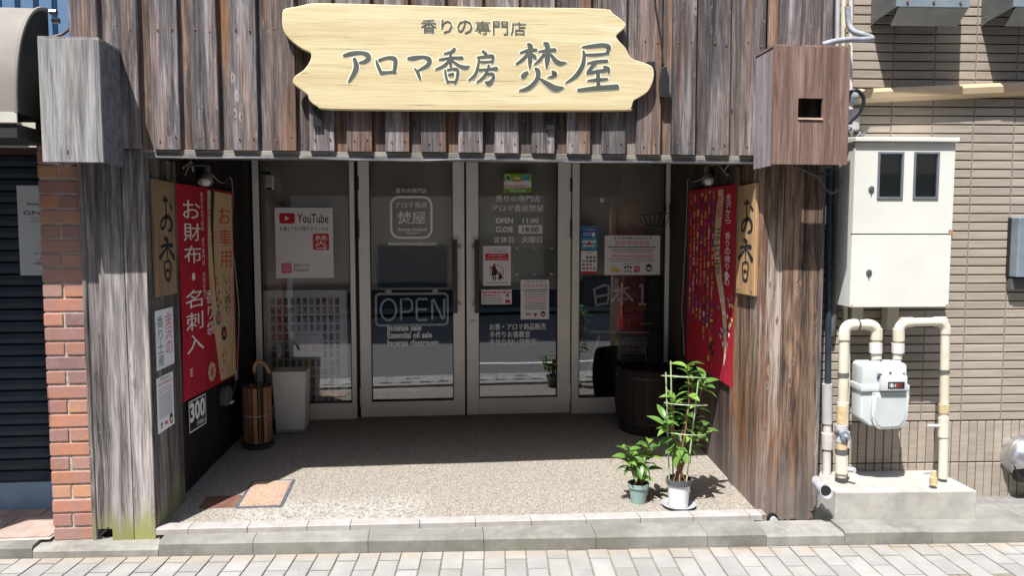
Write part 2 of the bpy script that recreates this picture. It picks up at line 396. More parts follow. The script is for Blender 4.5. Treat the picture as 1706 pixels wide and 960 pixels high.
M['rustm'] = plain('rusty_bolt', (.22, .10, .05), .7, .2)
M['soil'] = plain('dark_potting_soil', (.03, .022, .016), .95, 0, .4, 60, bump=.6)
M['potg'] = plain('pale_green_plastic_pot', (.25, .37, .34), .5, 0, .06, 10)
M['potw'] = plain('white_plastic_pot', (.72, .72, .74), .4, 0, .03, 5)
M['potd'] = plain('dark_grey_plastic', (.09, .09, .10), .5)
M['saucer'] = plain('grey_plastic_saucer', (.34, .36, .38), .45, 0, .1, 10)
M['bamboo'] = plain('green_bamboo_stake', (.38, .46, .24), .5, 0, .2, 30)
M['bark'] = plain('brown_woody_stem', (.26, .14, .08), .8, 0, .3, 40)
M['stemg'] = plain('green_stem', (.20, .26, .08), .7, 0, .2, 30)
M['barrel'] = wood('dark_stained_barrel', (.012, .009, .008), (.028, .02, .017), (.05, .036, .03), orange=.2, ocol=(.09, .05, .03), flecks=.05, knots=.2)
M['slatw'] = wood('brown_slat', (.13, .065, .035), (.27, .145, .08), (.40, .24, .14), orange=.6, ocol=(.38, .18, .08), flecks=0, knots=.1, varv=.35)
M['umb'] = plain('bamboo_umbrella_handle', (.42, .26, .12), .4, 0, .15, 20)
M['shut'] = plain('navy_painted_shutter', (.022, .036, .055), .45, .1, .12, 6, dirt=(.05, .065, .08, .4), spec=.3)
M['shutb'] = plain('pale_blue_painted_rail', (.20, .32, .44), .5, 0, .1)
M['awn'] = plain('dusty_beige_awning_cloth', (.21, .19, .165), .75, 0, .1, 5, bump=.15)
M['awnf'] = plain('pale_awning_valance', (.52, .50, .44), .6, 0, .06)
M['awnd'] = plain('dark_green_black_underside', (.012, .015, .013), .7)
M['beige'] = plain('cream_painted_beam', (.50, .47, .41), .6, 0, .08, 6)
M['maroon'] = plain('maroon_rail', (.08, .035, .035), .5)
M['bluewall'] = plain('sky_blue_corrugated_steel', (.11, .20, .34), .4, 0, .06, 3)
M['signgrey'] = plain('pale_grey_sign_plate', (.50, .53, .55), .5, 0, .03)
M['terracotta'] = plain('terracotta_paint', (.35, .14, .1), .7)
M['ironlid'] = plain('pinkish_brown_iron_lid', (.42, .30, .25), .6, .1, .15, 30, bump=.4)

def brickmat():
    k = NT('fired_brick'); base = k.scaled((1, 1, 1), 41.0)
    pal = k.ramp(k.random(), [(0, (.46, .20, .11)), (.14, (.19, .11, .115)), (.28, (.40, .18, .125)), (.44, (.52, .27, .15)), (.58, (.25, .135, .13)), (.74, (.48, .21, .12)), (.88, (.30, .15, .13)), (1, (.42, .22, .16))])
    mot = k.step(k.noise(base, 9, 4), .42, .66)
    col = k.mix(k.math('MULTIPLY', mot, .6), pal, (.28, .19, .19, 1))
    col = k.mix(k.math('MULTIPLY', k.step(k.noise(base, 60, 4, .7), .5, .75), .3), col, (.50, .38, .32, 1))
    k.bump(k.noise(base, 110, 5, .7), .5, .003); return k.out(col, .85, 0, .2)
M['brick'] = brickmat()
M['mortar'] = plain('grey_mortar', (.42, .39, .34), .95, 0, .25, 30, bump=.5)
def concrete(name, c, dirt=.5, sc=5, dcol=(.12, .115, .10), moss=0.0):
    k = NT(name); base = k.co
    f = k.noise(base, sc, 6, .65); col = k.ramp(f, [(.32, tuple(x * .72 for x in c) + (1,)), (.68, tuple(min(1, x * 1.18) for x in c) + (1,))])
    d = k.step(k.noise(base, sc * .45, 6, .75), .48, .62); col = k.mix(k.math('MULTIPLY', d, dirt), col, dcol + (1,))
    sp = k.noise(base, 240, 3, .7); col = k.mix(k.math('MULTIPLY', k.step(sp, .56, .72), .4), col, tuple(x * .35 for x in c) + (1,))
    col = k.mix(k.math('MULTIPLY', k.step(k.noise(base, 330, 2, .6), .6, .72), .4), col, tuple(min(.8, x * 1.7) for x in c) + (1,))
    if moss:
        sx = k.n('ShaderNodeSeparateXYZ'); k.l(k.co, sx.inputs[0])
        mk = k.math('MULTIPLY', k.step(k.noise(k.scaled((1, 1, 3)), 3.2, 6, .7), .52, .68), k.math('SUBTRACT', 1.0, k.step(sx.outputs[2], .0, .07), clamp=True))
        col = k.mix(k.math('MULTIPLY', mk, moss), col, (.16, .17, .07, 1))
    k.bump(k.math('ADD', sp, k.math('MULTIPLY', f, .5)), .5, .004); return k.out(col, .9, 0, .2)
M['kerb'] = concrete('kerb_concrete', (.235, .228, .205), .62, 4, moss=.45)
M['plinth'] = concrete('plinth_concrete', (.40, .385, .35), .35, 6, dcol=(.25, .23, .2))
M['rough'] = concrete('rough_aggregate_concrete', (.27, .26, .235), .5, 9, moss=.4)
def nosing():
    k = NT('pinkish_stone_nosing'); base = k.scaled((1, 1, 1), 20); f = k.noise(base, 18, 5)
    col = k.ramp(f, [(.3, (.29, .27, .255, 1)), (.7, (.38, .36, .345, 1))]); k.bump(k.noise(base, 120, 4), .25, .002); return k.out(col, .7, 0, .3)
M['nosing'] = nosing()
def aggregate():
    k = NT('exposed_aggregate_floor'); v = k.n('ShaderNodeTexVoronoi', feature='F1'); k.l(k.co, v.inputs['Vector']); v.inputs['Scale'].default_value = 165
    pc = k.n('ShaderNodeSeparateColor'); k.l(v.outputs['Color'], pc.inputs[0])
    peb = k.ramp(pc.outputs[0], [(0, (.07, .065, .06)), (.14, (.16, .14, .12)), (.3, (.34, .28, .21)), (.5, (.46, .40, .31)), (.7, (.54, .47, .37)), (.86, (.38, .28, .19)), (1, (.68, .64, .57))], 'CONSTANT')
    edge = k.step(v.outputs['Distance'], .35, .62); col = k.mix(k.math('MULTIPLY', edge, .75), peb, (.17, .15, .125, 1))
    big = k.noise(k.co, 1.6, 4, .6); col = k.mix(k.math('MULTIPLY', k.step(big, .48, .7), .3), col, (.20, .18, .15, 1))
    sp = k.n('ShaderNodeSeparateXYZ'); k.l(k.co, sp.inputs[0])       # re-laid patch of whiter, coarser stones near the lid
    px_ = k.math('SUBTRACT', 1.0, k.step(k.math('ABSOLUTE', k.math('ADD', sp.outputs[0], .62)), .42, .62), clamp=True)
    py_ = k.math('SUBTRACT', 1.0, k.step(k.math('ABSOLUTE', k.math('ADD', sp.outputs[1], -.12)), .12, .26), clamp=True)
    v2 = k.n('ShaderNodeTexVoronoi', feature='F1'); k.l(k.co, v2.inputs['Vector']); v2.inputs['Scale'].default_value = 80
    pc2 = k.n('ShaderNodeSeparateColor'); k.l(v2.outputs['Color'], pc2.inputs[0])
    peb2 = k.ramp(pc2.outputs[1], [(0, (.10, .10, .10)), (.18, (.42, .42, .38)), (.5, (.60, .58, .52)), (.8, (.30, .28, .24)), (1, (.62, .62, .60))], 'CONSTANT')
    col = k.mix(k.math('MULTIPLY', k.math('MULTIPLY', px_, py_), .45), col, peb2)
    col = k.mix(.28, col, (.30, .285, .26, 1)); col = k.mix(1.0, col, (.97, .98, 1.0, 1), 'MULTIPLY')
    k.bump(k.math('SUBTRACT', 1.0, v.outputs['Distance']), .7, .005); return k.out(col, .75, 0, .25)
M['aggregate'] = aggregate()
def paver():
    k = NT('grey_granite_paver'); base = k.scaled((1, 1, 1), 23); f = k.noise(base, 5, 4)
    col = k.ramp(f, [(.3, (.235, .228, .215, 1)), (.7, (.315, .308, .292, 1))])
    sp = k.step(k.noise(base, 190, 3, .7), .55, .7); col = k.mix(k.math('MULTIPLY', sp, .3), col, (.17, .17, .17, 1))
    hs = k.n('ShaderNodeHueSaturation'); k.l(col, hs.inputs['Color']); k.l(k.math('ADD', k.math('MULTIPLY', k.random(), .16), .92), hs.inputs['Value']); col = hs.outputs[0]
    wp = k.pos(); sx = k.n('ShaderNodeSeparateXYZ'); k.l(wp, sx.inputs[0])
    ed = k.math('ADD', k.math('ADD', sx.outputs[1], k.math('MULTIPLY', sx.outputs[0], .058)), .205)     # sandy dirt in a strip along the kerb
    dd = k.math('MULTIPLY', k.step(ed, -.12, -.01), k.step(k.noise(wp, 7, 5, .6), .3, .6)); col = k.mix(k.math('MULTIPLY', dd, .75), col, (.30, .235, .16, 1))
    gr = k.step(k.noise(wp, 2.6, 6, .7), .5, .72); col = k.mix(k.math('MULTIPLY', gr, .3), col, (.20, .20, .20, 1))
    sp2 = k.step(k.noise(wp, 38, 2, .5), .70, .74); col = k.mix(k.math('MULTIPLY', sp2, .5), col, (.12, .115, .11, 1))
    k.bump(k.noise(base, 150, 3), .3, .003); return k.out(col, .75, 0, .3)
M['paver'] = paver()
M['joint'] = plain('sandy_joint', (.20, .17, .13), .95, 0, .3, 60)
def asphalt():
    k = NT('asphalt'); n1 = k.noise(k.co, 130, 3, .8); n2 = k.noise(k.co, 1.3, 4)
    c = k.ramp(n1, [(.35, (.09, .09, .09, 1)), (.52, (.17, .165, .155, 1)), (.68, (.34, .33, .31, 1))]); c = k.mix(k.math('MULTIPLY', n2, .25), c, (.08, .08, .08, 1))
    k.bump(n1, .8, .01); return k.out(c, .9, 0, .2)
M['asphalt'] = asphalt()
M['line'] = plain('white_road_paint', (.72, .72, .70), .7, 0, .1, 20)
M['gutter'] = concrete('gutter_concrete', (.36, .36, .34), .3, 5)
M['pinkpave'] = concrete('pinkish_stone_paving', (.36, .27, .23), .3, 7, dcol=(.3, .24, .2))
M['darkgravel'] = concrete('dark_terrazzo_ground', (.20, .195, .19), .2, 20)
def tilemat():
    k = NT('taupe_ceramic_tile'); base = k.scaled((1, 1, 1), 13)
    f = k.noise(k.scaled((4, 4, 60), 13), 1, 4); col = k.ramp(f, [(.3, (.285, .245, .20, 1)), (.7, (.375, .325, .27, 1))])
    st = k.step(k.noise(k.scaled((1, 1, .35), 0, k.pos()), 3.3, 6, .75), .52, .72); col = k.mix(k.math('MULTIPLY', st, .38), col, (.22, .17, .135, 1))
    hs = k.n('ShaderNodeHueSaturation'); k.l(col, hs.inputs['Color']); k.l(k.math('ADD', k.math('MULTIPLY', k.random(), .16), .92), hs.inputs['Value'])
    k.bump(k.noise(base, 90, 4), .2, .002); return k.out(hs.outputs[0], .55, 0, .35)
M['tile'] = tilemat()
M['tilegrout'] = plain('shadow_dark_grout', (.05, .042, .038), .95, 0, .15, 20)  # the shadow in the deep horizontal joints is put into this grout colour
def glassmat(name, refl, tint=(.86, .88, .87)):
    m = bpy.data.materials.new(name); m.use_nodes = True; t = m.node_tree; t.nodes.remove(t.nodes['Principled BSDF']); o = t.nodes['Material Output']
    g = t.nodes.new('ShaderNodeBsdfGlossy'); g.inputs['Roughness'].default_value = .012; g.inputs['Color'].default_value = (.95, .96, 1, 1)
    tr = t.nodes.new('ShaderNodeBsdfTransparent'); tr.inputs['Color'].default_value = (*tint, 1)
    mx = t.nodes.new('ShaderNodeMixShader'); fr = t.nodes.new('ShaderNodeFresnel'); fr.inputs[0].default_value = 1.5
    ad = t.nodes.new('ShaderNodeMath'); ad.operation = 'ADD'; ad.use_clamp = True; ad.inputs[1].default_value = refl
    n = t.nodes.new('ShaderNodeTexNoise'); n.inputs['Scale'].default_value = 2.2; n.inputs['Detail'].default_value = 1
    tc = t.nodes.new('ShaderNodeTexCoord'); t.links.new(tc.outputs['Object'], n.inputs['Vector'])
    b = t.nodes.new('ShaderNodeBump'); b.inputs['Strength'].default_value = .03; b.inputs['Distance'].default_value = .02
    t.links.new(n.outputs['Fac'], b.inputs['Height']); t.links.new(b.outputs[0], g.inputs['Normal'])
    t.links.new(fr.outputs[0], ad.inputs[0]); t.links.new(ad.outputs[0], mx.inputs[0]); t.links.new(tr.outputs[0], mx.inputs[1]); t.links.new(g.outputs[0], mx.inputs[2]); t.links.new(mx.outputs[0], o.inputs[0])
    return m
M['glass'] = glassmat('coated_window_glass', .07, (.93, .95, .94)); M['clear'] = glassmat('clear_glass', .05)
def leafmat():
    k = NT('glossy_green_leaf'); pal = k.ramp(k.random(), [(0, (.06, .15, .03)), (.5, (.12, .26, .045)), (1, (.24, .40, .065))])
    k.b.inputs['Transmission Weight'].default_value = 0.0
    col = k.mix(k.math('MULTIPLY', k.noise(k.co, 30, 3), .3), pal, (.18, .26, .08, 1)); m = k.out(col, .38, 0, .5)
    t = k.n('ShaderNodeBsdfTranslucent'); k.l(col, t.inputs[0]); mx = k.n('ShaderNodeMixShader'); mx.inputs[0].default_value = .3
    k.l(k.b.outputs[0], mx.inputs[1]); k.l(t.outputs[0], mx.inputs[2]); k.l(mx.outputs[0], k.t.nodes['Material Output'].inputs[0]); return m
M['leaf'] = leafmat()
def cardmat():
    k = NT('patterned_washi_paper')
    pal = k.ramp(k.random(), [(0, (.25, .03, .08)), (.12, (.10, .03, .12)), (.24, (.45, .10, .16)), (.34, (.42, .30, .08)), (.44, (.03, .14, .06)), (.54, (.03, .05, .14)), (.64, (.35, .05, .18)), (.74, (.30, .28, .26)), (.84, (.05, .10, .12)), (.93, (.38, .12, .05)), (1, (.16, .09, .16))], 'CONSTANT')
    col = k.mix(k.step(k.noise(k.scaled((1, 1, 1), 50), 75, 2, .6), .5, .6), pal, (.5, .42, .40, 1)); return k.out(col, .7)
M['card'] = cardmat()
def lidmat():
    k = NT('pink_cast_lid'); w1 = k.n('ShaderNodeTexWave', wave_type='BANDS', bands_direction='DIAGONAL'); k.l(k.co, w1.inputs[0]); w1.inputs['Scale'].default_value = 22; w1.inputs['Distortion'].default_value = 6; w1.inputs['Detail'].default_value = 1; w1.inputs['Detail Scale'].default_value = 7
    col = k.ramp(w1.outputs['Fac'], [(.35, (.30, .19, .13, 1)), (.6, (.48, .34, .25, 1))]); k.bump(w1.outputs['Fac'], .6, .004); return k.out(col, .7)
M['lid'] = lidmat()
M['lidedge'] = plain('dark_blue_grey_frame', (.09, .105, .13), .6, .2, .15, 20)
#%%PART2
def board(parent, name, pl, a0, a1, b0, b1, c0, c1, mat, ch=.003, jag=0.0, tilt=0.0):
    """one plank: a0..a1 wide, b0..b1 tall, front at c1; jag makes a rotten lower end, tilt leans it"""
    mb = MB(pl); xs = [(a0, c0), (a1, c0), (a1, c1 - ch), (a1 - ch, c1), (a0 + ch, c1), (a0, c1 - ch)]
    if not jag:
        mb.add([(a, b0, c) for a, c in xs] + [(a + tilt, b1, c) for a, c in xs], [(0, 1, 2, 3, 4, 5), (11, 10, 9, 8, 7, 6)] + [(i, i + 6, (i + 1) % 6 + 6, (i + 1) % 6) for i in range(6)])
    else:
        n = 9; vs = []; fs = []
        for i in range(n + 1):
            a = a0 + (a1 - a0) * i / n; b = b0 + random.random() ** 3 * jag + (jag * .5 if i in (0, n) else 0)
            vs += [(a, b, c0), (a, b, c1), (a + tilt, b1, c0), (a + tilt, b1, c1)]
        for i in range(n):
            k = i * 4; fs += [(k + 1, k + 5, k + 7, k + 3), (k, k + 2, k + 6, k + 4), (k, k + 4, k + 5, k + 1), (k + 2, k + 3, k + 7, k + 6)]
        fs += [(0, 1, 3, 2), (n * 4, n * 4 + 2, n * 4 + 3, n * 4 + 1)]; mb.add(vs, fs)
    return mb.build(name, mat, parent)

# ================================================================== SETTING
def zsheet(name, pts, z, mat, parent=None, kind='structure'):
    mb = MB(); mb.add([(x, y, z) for x, y in pts], [tuple(range(len(pts)))]); o = mb.build(name, mat, parent)
    if kind: o['kind'] = kind
    return o
zsheet('ground', [(-90, -90), (90, -90), (90, 90), (-90, 90)], -.03, M['asphalt'])
gx = lambda x, y: (x, y + kerb_y(x))                     # follows the kerb line
zsheet('road', [gx(-40, -8.0), gx(40, -8.0), gx(40, -.80), gx(-40, -.80)], -.006, M['asphalt'])
zsheet('pavement_opposite', [gx(-40, -11), gx(40, -11), gx(40, -7.0), gx(-40, -7.0)], .06, M['asphalt'])
gut = MB(); 
for i in range(-20, 20):
    x0 = i * .6; gut.add([(*gx(x0 + .004, -.80), .004), (*gx(x0 + .596, -.80), .004), (*gx(x0 + .596, -.47), .004), (*gx(x0 + .004, -.47), .004)], [(0, 1, 2, 3)])
tag(gut.build('gutter', M['gutter']), kind='structure')
sl_ = MB()
for i in range(-20, 20):
    x0 = i * .6; sl_.add([(*gx(x0 + .2, -.66), .008), (*gx(x0 + .34, -.66), .008), (*gx(x0 + .34, -.63), .008), (*gx(x0 + .2, -.63), .008)], [(0, 1, 2, 3)])
gs = sl_.build('drain_slot', M['black'], bpy.data.objects['gutter'])
mk = MB(); mk.add([(.22, -1.80, -.002), (6, -2.02, -.002), (6, -1.92, -.002), (.22, -1.70, -.002)], [(0, 1, 2, 3)])
mk.build('line_marking', M['line'], bpy.data.objects['road'])

# pavers laid one by one along the kerb
pav = tag(MB(WORLD).add([(*gx(-8, -.47), -.004), (*gx(8, -.47), -.004), (*gx(8, .02), -.004), (*gx(-8, .02), -.004)], [(0, 1, 2, 3)]).build('pavement', M['joint']), kind='structure')
PA = R(-4.2); ca, sa = math.cos(PA), math.sin(PA)
pm = MB(); pw, pl_, g = .102, .2, .0035
ch = .003
pm.add([(g, g, -.02), (pw - g, g, -.02), (pw - g, pl_ - g, -.02), (g, pl_ - g, -.02), (g, g, 0), (pw - g, g, 0), (pw - g, pl_ - g, 0), (g, pl_ - g, 0),
        (g + ch, g + ch, .003), (pw - g - ch, g + ch, .003), (pw - g - ch, pl_ - g - ch, .003), (g + ch, pl_ - g - ch, .003)],
       [(0, 1, 5, 4), (1, 2, 6, 5), (2, 3, 7, 6), (3, 0, 4, 7), (4, 5, 9, 8), (5, 6, 10, 9), (6, 7, 11, 10), (7, 4, 8, 11), (8, 9, 10, 11)])
pproto = None; restp = MB()
def seen(p, margin=10):
    F = Vector((math.sin(YAW) * math.cos(PITCH), math.cos(YAW) * math.cos(PITCH), -math.sin(PITCH))); Rr = Vector((math.cos(YAW), -math.sin(YAW), 0)); U = Rr.cross(F)
    v = Vector(p) - CAM; f = v.dot(F)
    if f < .1: return False
    x = 853 + FPX * v.dot(Rr) / f; y = 480 - FPX * v.dot(U) / f
    return -margin < x < 1706 + margin and -margin < y < 960 + margin
for i in range(-42, 44):
    for j in range(-8, 3):
        u = i * pw; v = j * pl_ + (pl_ / 2 if i % 2 else 0) + random.uniform(-.002, .002)
        c0 = (u * ca - v * sa, u * sa + v * ca - .2)
        poly = [(c0[0] + a * ca - b * sa, c0[1] + a * sa + b * ca) for a, b in ((0, 0), (pw, 0), (pw, pl_), (0, pl_))]
        lo = min(p[1] - kerb_y(p[0]) for p in poly); hi = max(p[1] - kerb_y(p[0]) for p in poly)
        if lo > -.006 or lo < -.53: continue
        vis = any(seen((*p, 0), 0) for p in poly)
        if hi > -.004:       # cut to the kerb
            bl = [(g, g), (pw - g, g), (pw - g, pl_ - g), (g, pl_ - g)]; out = []
            W = [(c0[0] + a * ca - b * sa, c0[1] + a * sa + b * ca) for a, b in bl]; D = [p[1] - kerb_y(p[0]) + .006 for p in W]
            for q in range(4):
                a, b = W[q], W[(q + 1) % 4]; da, db = D[q], D[(q + 1) % 4]
                if da <= 0: out.append(a)
                if (da < 0) != (db < 0): t = da / (da - db); out.append((a[0] + (b[0] - a[0]) * t, a[1] + (b[1] - a[1]) * t))
            if len(out) < 3: continue
            cut = MB(WORLD).prism(out, -.02, .003)
            if vis: cut.build('paver', M['paver'], pav)
            else: restp.v and None; k = len(restp.v); restp.v += cut.v; restp.f += [[q + k for q in f] for f in cut.f]; restp.m += cut.m
            continue
        if vis:
            if pproto is None: pproto = pm.build('paver', M['paver'], pav); o = pproto
            else: o = copy_obj(pproto, pav)
            o.location = (c0[0], c0[1], random.uniform(-.0012, .0012)); o.rotation_euler = (0, 0, PA)
        else:
            k = len(restp.v); restp.v += [(c0[0] + p[0] * ca - p[1] * sa, c0[1] + p[0] * sa + p[1] * ca, p[2]) for p in pm.v]; restp.f += [[q + k for q in f] for f in pm.f]; restp.m += pm.m
tag(restp.build('paver_field', M['paver'], pav), kind='stuff')

# kerb
kb = tag(MB(WORLD).add([(-8, kerb_y(-8) + .02, -.02), (8, kerb_y(8) + .02, -.02), (8, .6, -.02), (-8, .6, -.02), (-8, kerb_y(-8) + .02, .0), (8, kerb_y(8) + .02, .0), (8, .6, .0), (-8, .6, .0)],
     [(0, 1, 5, 4), (4, 5, 6, 7)]).build('kerb', M['rough']), kind='structure')
xs = [-8, -3.2, -2.6, -1.985, -1.385, -.93, -.37, .2, .76, 1.32, 1.62, 2.02, 2.47, 3.05, 3.65, 8]
for a, b in zip(xs[:-1], xs[1:]):
    top = .062 if b <= -1.9 else (.045 if b <= -1.3 else .072)
    if a == 2.02: top = .075
    if a == 1.62: top = .062
    mb = MB(); g = .0014; f0 = kerb_y(a + g); f1 = kerb_y(b - g); dep = .165 if a < 1.7 else .33
    vs = []
    for x, f in ((a + g, f0), (b - g, f1)):
        back = .02 if -1.4 < a < 1.6 else f + dep
        vs += [(x, f, -.02), (x, f, top - .012), (x, f + .012, top), (x, back, top + .006), (x, back, -.02)]
    mb.add(vs, [(0, 1, 2, 3, 4), (9, 8, 7, 6, 5)] + [(i, i + 5, (i + 1) % 5 + 5, (i + 1) % 5) for i in range(5)])
    mb.build('kerb_stone', M['rough'] if (a in (-1.985, 1.62)) else M['kerb'], kb)
# ground behind the kerb, left and right neighbours
lp = zsheet('pavement_left', [(-6, -.02), (-1.94, -.02), (-1.94, 1.6), (-6, 1.6)], .066, M['mortar'])
for i in range(-3, 7):
    for j in range(0, 4):
        x1 = -1.95 - i * .3 + (.1 if j % 2 else 0); x0 = x1 - .292; y0 = .0 + j * .3; 
        if x1 > -1.95: x1 = -1.95
        if x0 >= x1: continue
        mb = MB(); mb.box(x0, x1, y0 + .004, y0 + .296, .05, .072 + random.uniform(-.0006, .0006)); mb.build('paving_stone', M['pinkpave'], lp)
zsheet('ground_right', [(2.0, kerb_y(2) + .3), (8, kerb_y(8) + .3), (8, .8), (2.0, .8)], .068, M['darkgravel'])

# entrance floor, sloping up to the door
ef = MB(); ef.add([(-1.47, .035, floor_z(.035)), (1.72, -.075, floor_z(-.075) + .008), (1.76, 1.75, floor_z(1.75)), (-1.47, 1.75, floor_z(1.75)), (-1.47, .035, 0), (1.72, -.075, 0)], [(0, 1, 2, 3), (4, 5, 1, 0)])
eff = tag(ef.build('entrance_floor', M['aggregate']), kind='structure')
tx = [-1.428, -1.27, -.98, -.685, -.47, -.395, -.12, .165, .45, .735, 1.02, 1.30, 1.60, 1.668]
for a, b in zip(tx[:-1], tx[1:]):
    if b - a < .1 and a < 0: continue
    if abs(a + .395) < 1e-6: a = -.47
    g = .0018; f = lambda x: -.04 - .034 * (x + 1.43); mb = MB(); vs = []
    for x in (a + g, b - g):
        y0 = f(x); y1 = y0 + .085; z1 = .104
        vs += [(x, y0, .074), (x, y0, z1 - .003), (x, y0 + .004, z1), (x, y1, z1 - .002), (x, y1, .06)]
    mb.add(vs, [(0, 1, 2, 3, 4), (9, 8, 7, 6, 5)] + [(i, i + 5, (i + 1) % 5 + 5, (i + 1) % 5) for i in range(5)]); mb.build('nosing_tile', M['nosing'], eff)

# ================================================================== WOODEN SHOP
shop = thing('wooden_shop', 'shop front clad in weathered grey and brown upright boards with a recessed glazed entrance', 'shop', (0, 0, .07))
ZB = 1.985; ZT = 3.7
edges = [-1.6165 + .183 * k for k in range(-1, 19)]      # right-hand edges of the wide boards
for k, e in enumerate(edges):
    last = e > 1.5
    wr = random.uniform(-.004, .004)
    if e > 1.75 or e < -1.75: continue
    w_ = .124 if -1.0 < e < 1.12 else .128
    board(shop, 'board', FAC, e - w_ + wr, e - .003, ZB - random.uniform(0, .003), ZT, .006, .032 + random.uniform(-.003, .002), M['board'], tilt=random.uniform(-.004, .004))
    a0 = e - .012; a1 = e + .183 - w_ + .012
    if e < 1.6: board(shop, 'recessed_board', FAC, a0, a1, ZB, ZT, -.012, .005, M['batten'], ch=.001)
for a0, a1, c, m in ((1.700, 1.757, .012, 'batten'), (1.757, 1.868, .030, 'board'), (1.868, 1.985, .016, 'batten'), (1.985, 2.04, .030, 'board')):
    board(shop, 'board', FAC, a0 + .001, a1 - .002, ZB, ZT, -.012, c, M[m])
MB().box(-1.74, 2.04, .013, .16, 1.99, 3.7).build('wall_core', M['niche'], shop)
nl = None
for e in edges:
    if e > 1.75 or e < -1.5: continue
    for da, z in ((-.095, 2.035), (-.03, 2.04), (-.095, 2.56), (-.03, 2.55)):
        if 2.05 < z and -.9 < e < .95 and z < 2.5: continue
        if nl is None: nl = MB(FAC).lathe([(0, 0)], 0, 0, 3) if False else MB(FAC).tube([(0, 0, .030), (0, 0, .0365)], .0038, 8).build('nail_head', M['rustm']); nl.parent = shop; o = nl
        else: o = copy_obj(nl, shop)
        o.location = Vector((e + da + random.uniform(-.006, .006), 0, z + random.uniform(-.01, .01))) - wpos(shop)
board(shop, 'fascia_board', Plane((0, 0, 0), (0, 0, 1), (0, -1, 0), (1, 0, 0)), 1.945, 1.983, -1.455, 1.70, -.02, .010, M['fascia'], ch=.002)
fm = MB()
for i in range(12):     # lower drip edge, a little crooked
    x0 = -1.455 + i * .263; x1 = x0 + .2635; d = lambda x: .004 * math.sin(x * 7) + .003 * math.sin(x * 19)
    fm.add([(x0, -.018, 1.944 + d(x0)), (x1, -.018, 1.944 + d(x1)), (x1, -.014, 1.962), (x0, -.014, 1.962), (x0, .12, 1.95), (x1, .12, 1.95)], [(0, 1, 2, 3), (0, 4, 5, 1)])
fm.build('drip_strip', plain('dirty_dark_flashing', (.13, .13, .135), .45, .5, .4, 8, dirt=(.34, .31, .25, .8)), shop)
# left column
board(shop, 'board', FAC, -1.717, -1.640, .10, ZB + .6, -.02, .004, M['postL'], jag=.004)
board(shop, 'board', FAC, -1.640, -1.539, .028, ZB + .02, -.01, .022, M['postL'], jag=.014)
board(shop, 'board', FAC, -1.534, -1.434, .026, ZB + .02, -.01, .024, M['postL'], jag=.022)
board(shop, 'edge_strip', FAC, -1.742, -1.721, .05, 3.2, -.03, .010, M['postL'])
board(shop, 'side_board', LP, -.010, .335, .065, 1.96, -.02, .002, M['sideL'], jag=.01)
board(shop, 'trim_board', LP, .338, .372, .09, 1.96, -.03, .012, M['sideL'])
MB().box(-1.71, -1.46, .03, .34, .05, 1.95).build('column_core', M['niche'], shop)
# right column
board(shop, 'side_board', RP, -.372, -.300, .085, 1.96, -.03, .006, M['postR'])
board(shop, 'side_board', RP, -.296, -.118, .085, 1.96, -.03, .000, M['postR'])
board(shop, 'side_board', RP, -.116, .012, .03, 1.96, -.03, .002, M['postRs'])
board(shop, 'board', FAC, 1.690, 1.805, .020, ZB + .02, -.01, .010, M['postRs'], jag=.006)
board(shop, 'board', FAC, 1.808, 1.915, .016, ZB + .02, -.01, .014, M['postR'], jag=.008)
board(shop, 'board', FAC, 1.917, 2.012, .014, ZB + .02, -.01, .012, M['postR'], jag=.008)
board(shop, 'edge_strip', FAC, 2.013, 2.034, .012, ZB + .02, -.12, .016, M['board'])
MB().box(1.73, 2.01, .04, .36, .10, 1.95).build('column_core', M['niche'], shop)
# niche walls of upright charred boards
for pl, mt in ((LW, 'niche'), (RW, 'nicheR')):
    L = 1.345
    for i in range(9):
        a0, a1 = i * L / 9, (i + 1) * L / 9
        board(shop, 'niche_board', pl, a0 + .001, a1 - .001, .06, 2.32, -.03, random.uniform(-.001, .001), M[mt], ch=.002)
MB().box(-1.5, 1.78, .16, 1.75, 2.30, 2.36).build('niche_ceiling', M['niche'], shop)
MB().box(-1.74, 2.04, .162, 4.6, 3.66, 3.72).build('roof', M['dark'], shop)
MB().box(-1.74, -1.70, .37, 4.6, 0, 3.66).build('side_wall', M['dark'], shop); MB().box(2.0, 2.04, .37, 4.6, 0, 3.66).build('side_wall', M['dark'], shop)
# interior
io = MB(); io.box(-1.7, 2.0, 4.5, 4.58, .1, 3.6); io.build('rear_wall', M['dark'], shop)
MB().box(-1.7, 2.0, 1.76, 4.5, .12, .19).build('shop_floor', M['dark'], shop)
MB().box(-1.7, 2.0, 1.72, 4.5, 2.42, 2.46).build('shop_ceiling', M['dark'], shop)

# glazing ------------------------------------------------------------
def glz(x): return BACK.px(x, 480)[0]
Zs = .205                                                 # sill
def leaf(name, x0, x1, st0, st1, zb, zt, rail):
    """frame of one leaf: outer x0..x1, stiles st0/st1 wide"""
    f = MB(BACK); f.box(x0, x0 + st0, zb, zt, -.045, 0); f.box(x1 - st1, x1, zb, zt, -.045, 0)
    f.box(x0 + st0, x1 - st1, zb, zb + rail, -.045, -.001); f.box(x0 + st0, x1 - st1, zt - .08, zt, -.045, -.001)
    o = f.build(name, M['alu'], shop, bevel=.0025)
    bd = MB(BACK)     # glazing bead and groove lines
    for a in (x0 + st0, x1 - st1 - .006): bd.box(a, a + .006, zb + rail, zt - .08, -.035, -.006)
    bd.box(x0 + st0 + .006, x1 - st1 - .006, zb + rail, zb + rail + .006, -.035, -.006)
    bd.build('bead', M['alud'], o)
    p = MB(BACK); p.box(x0 + st0 + .002, x1 - st1 - .002, zb + rail - .002, zt - .078, -.026, -.020); pane = p.build('pane', M['glass'], o)
    return o
ZTOP = 2.28
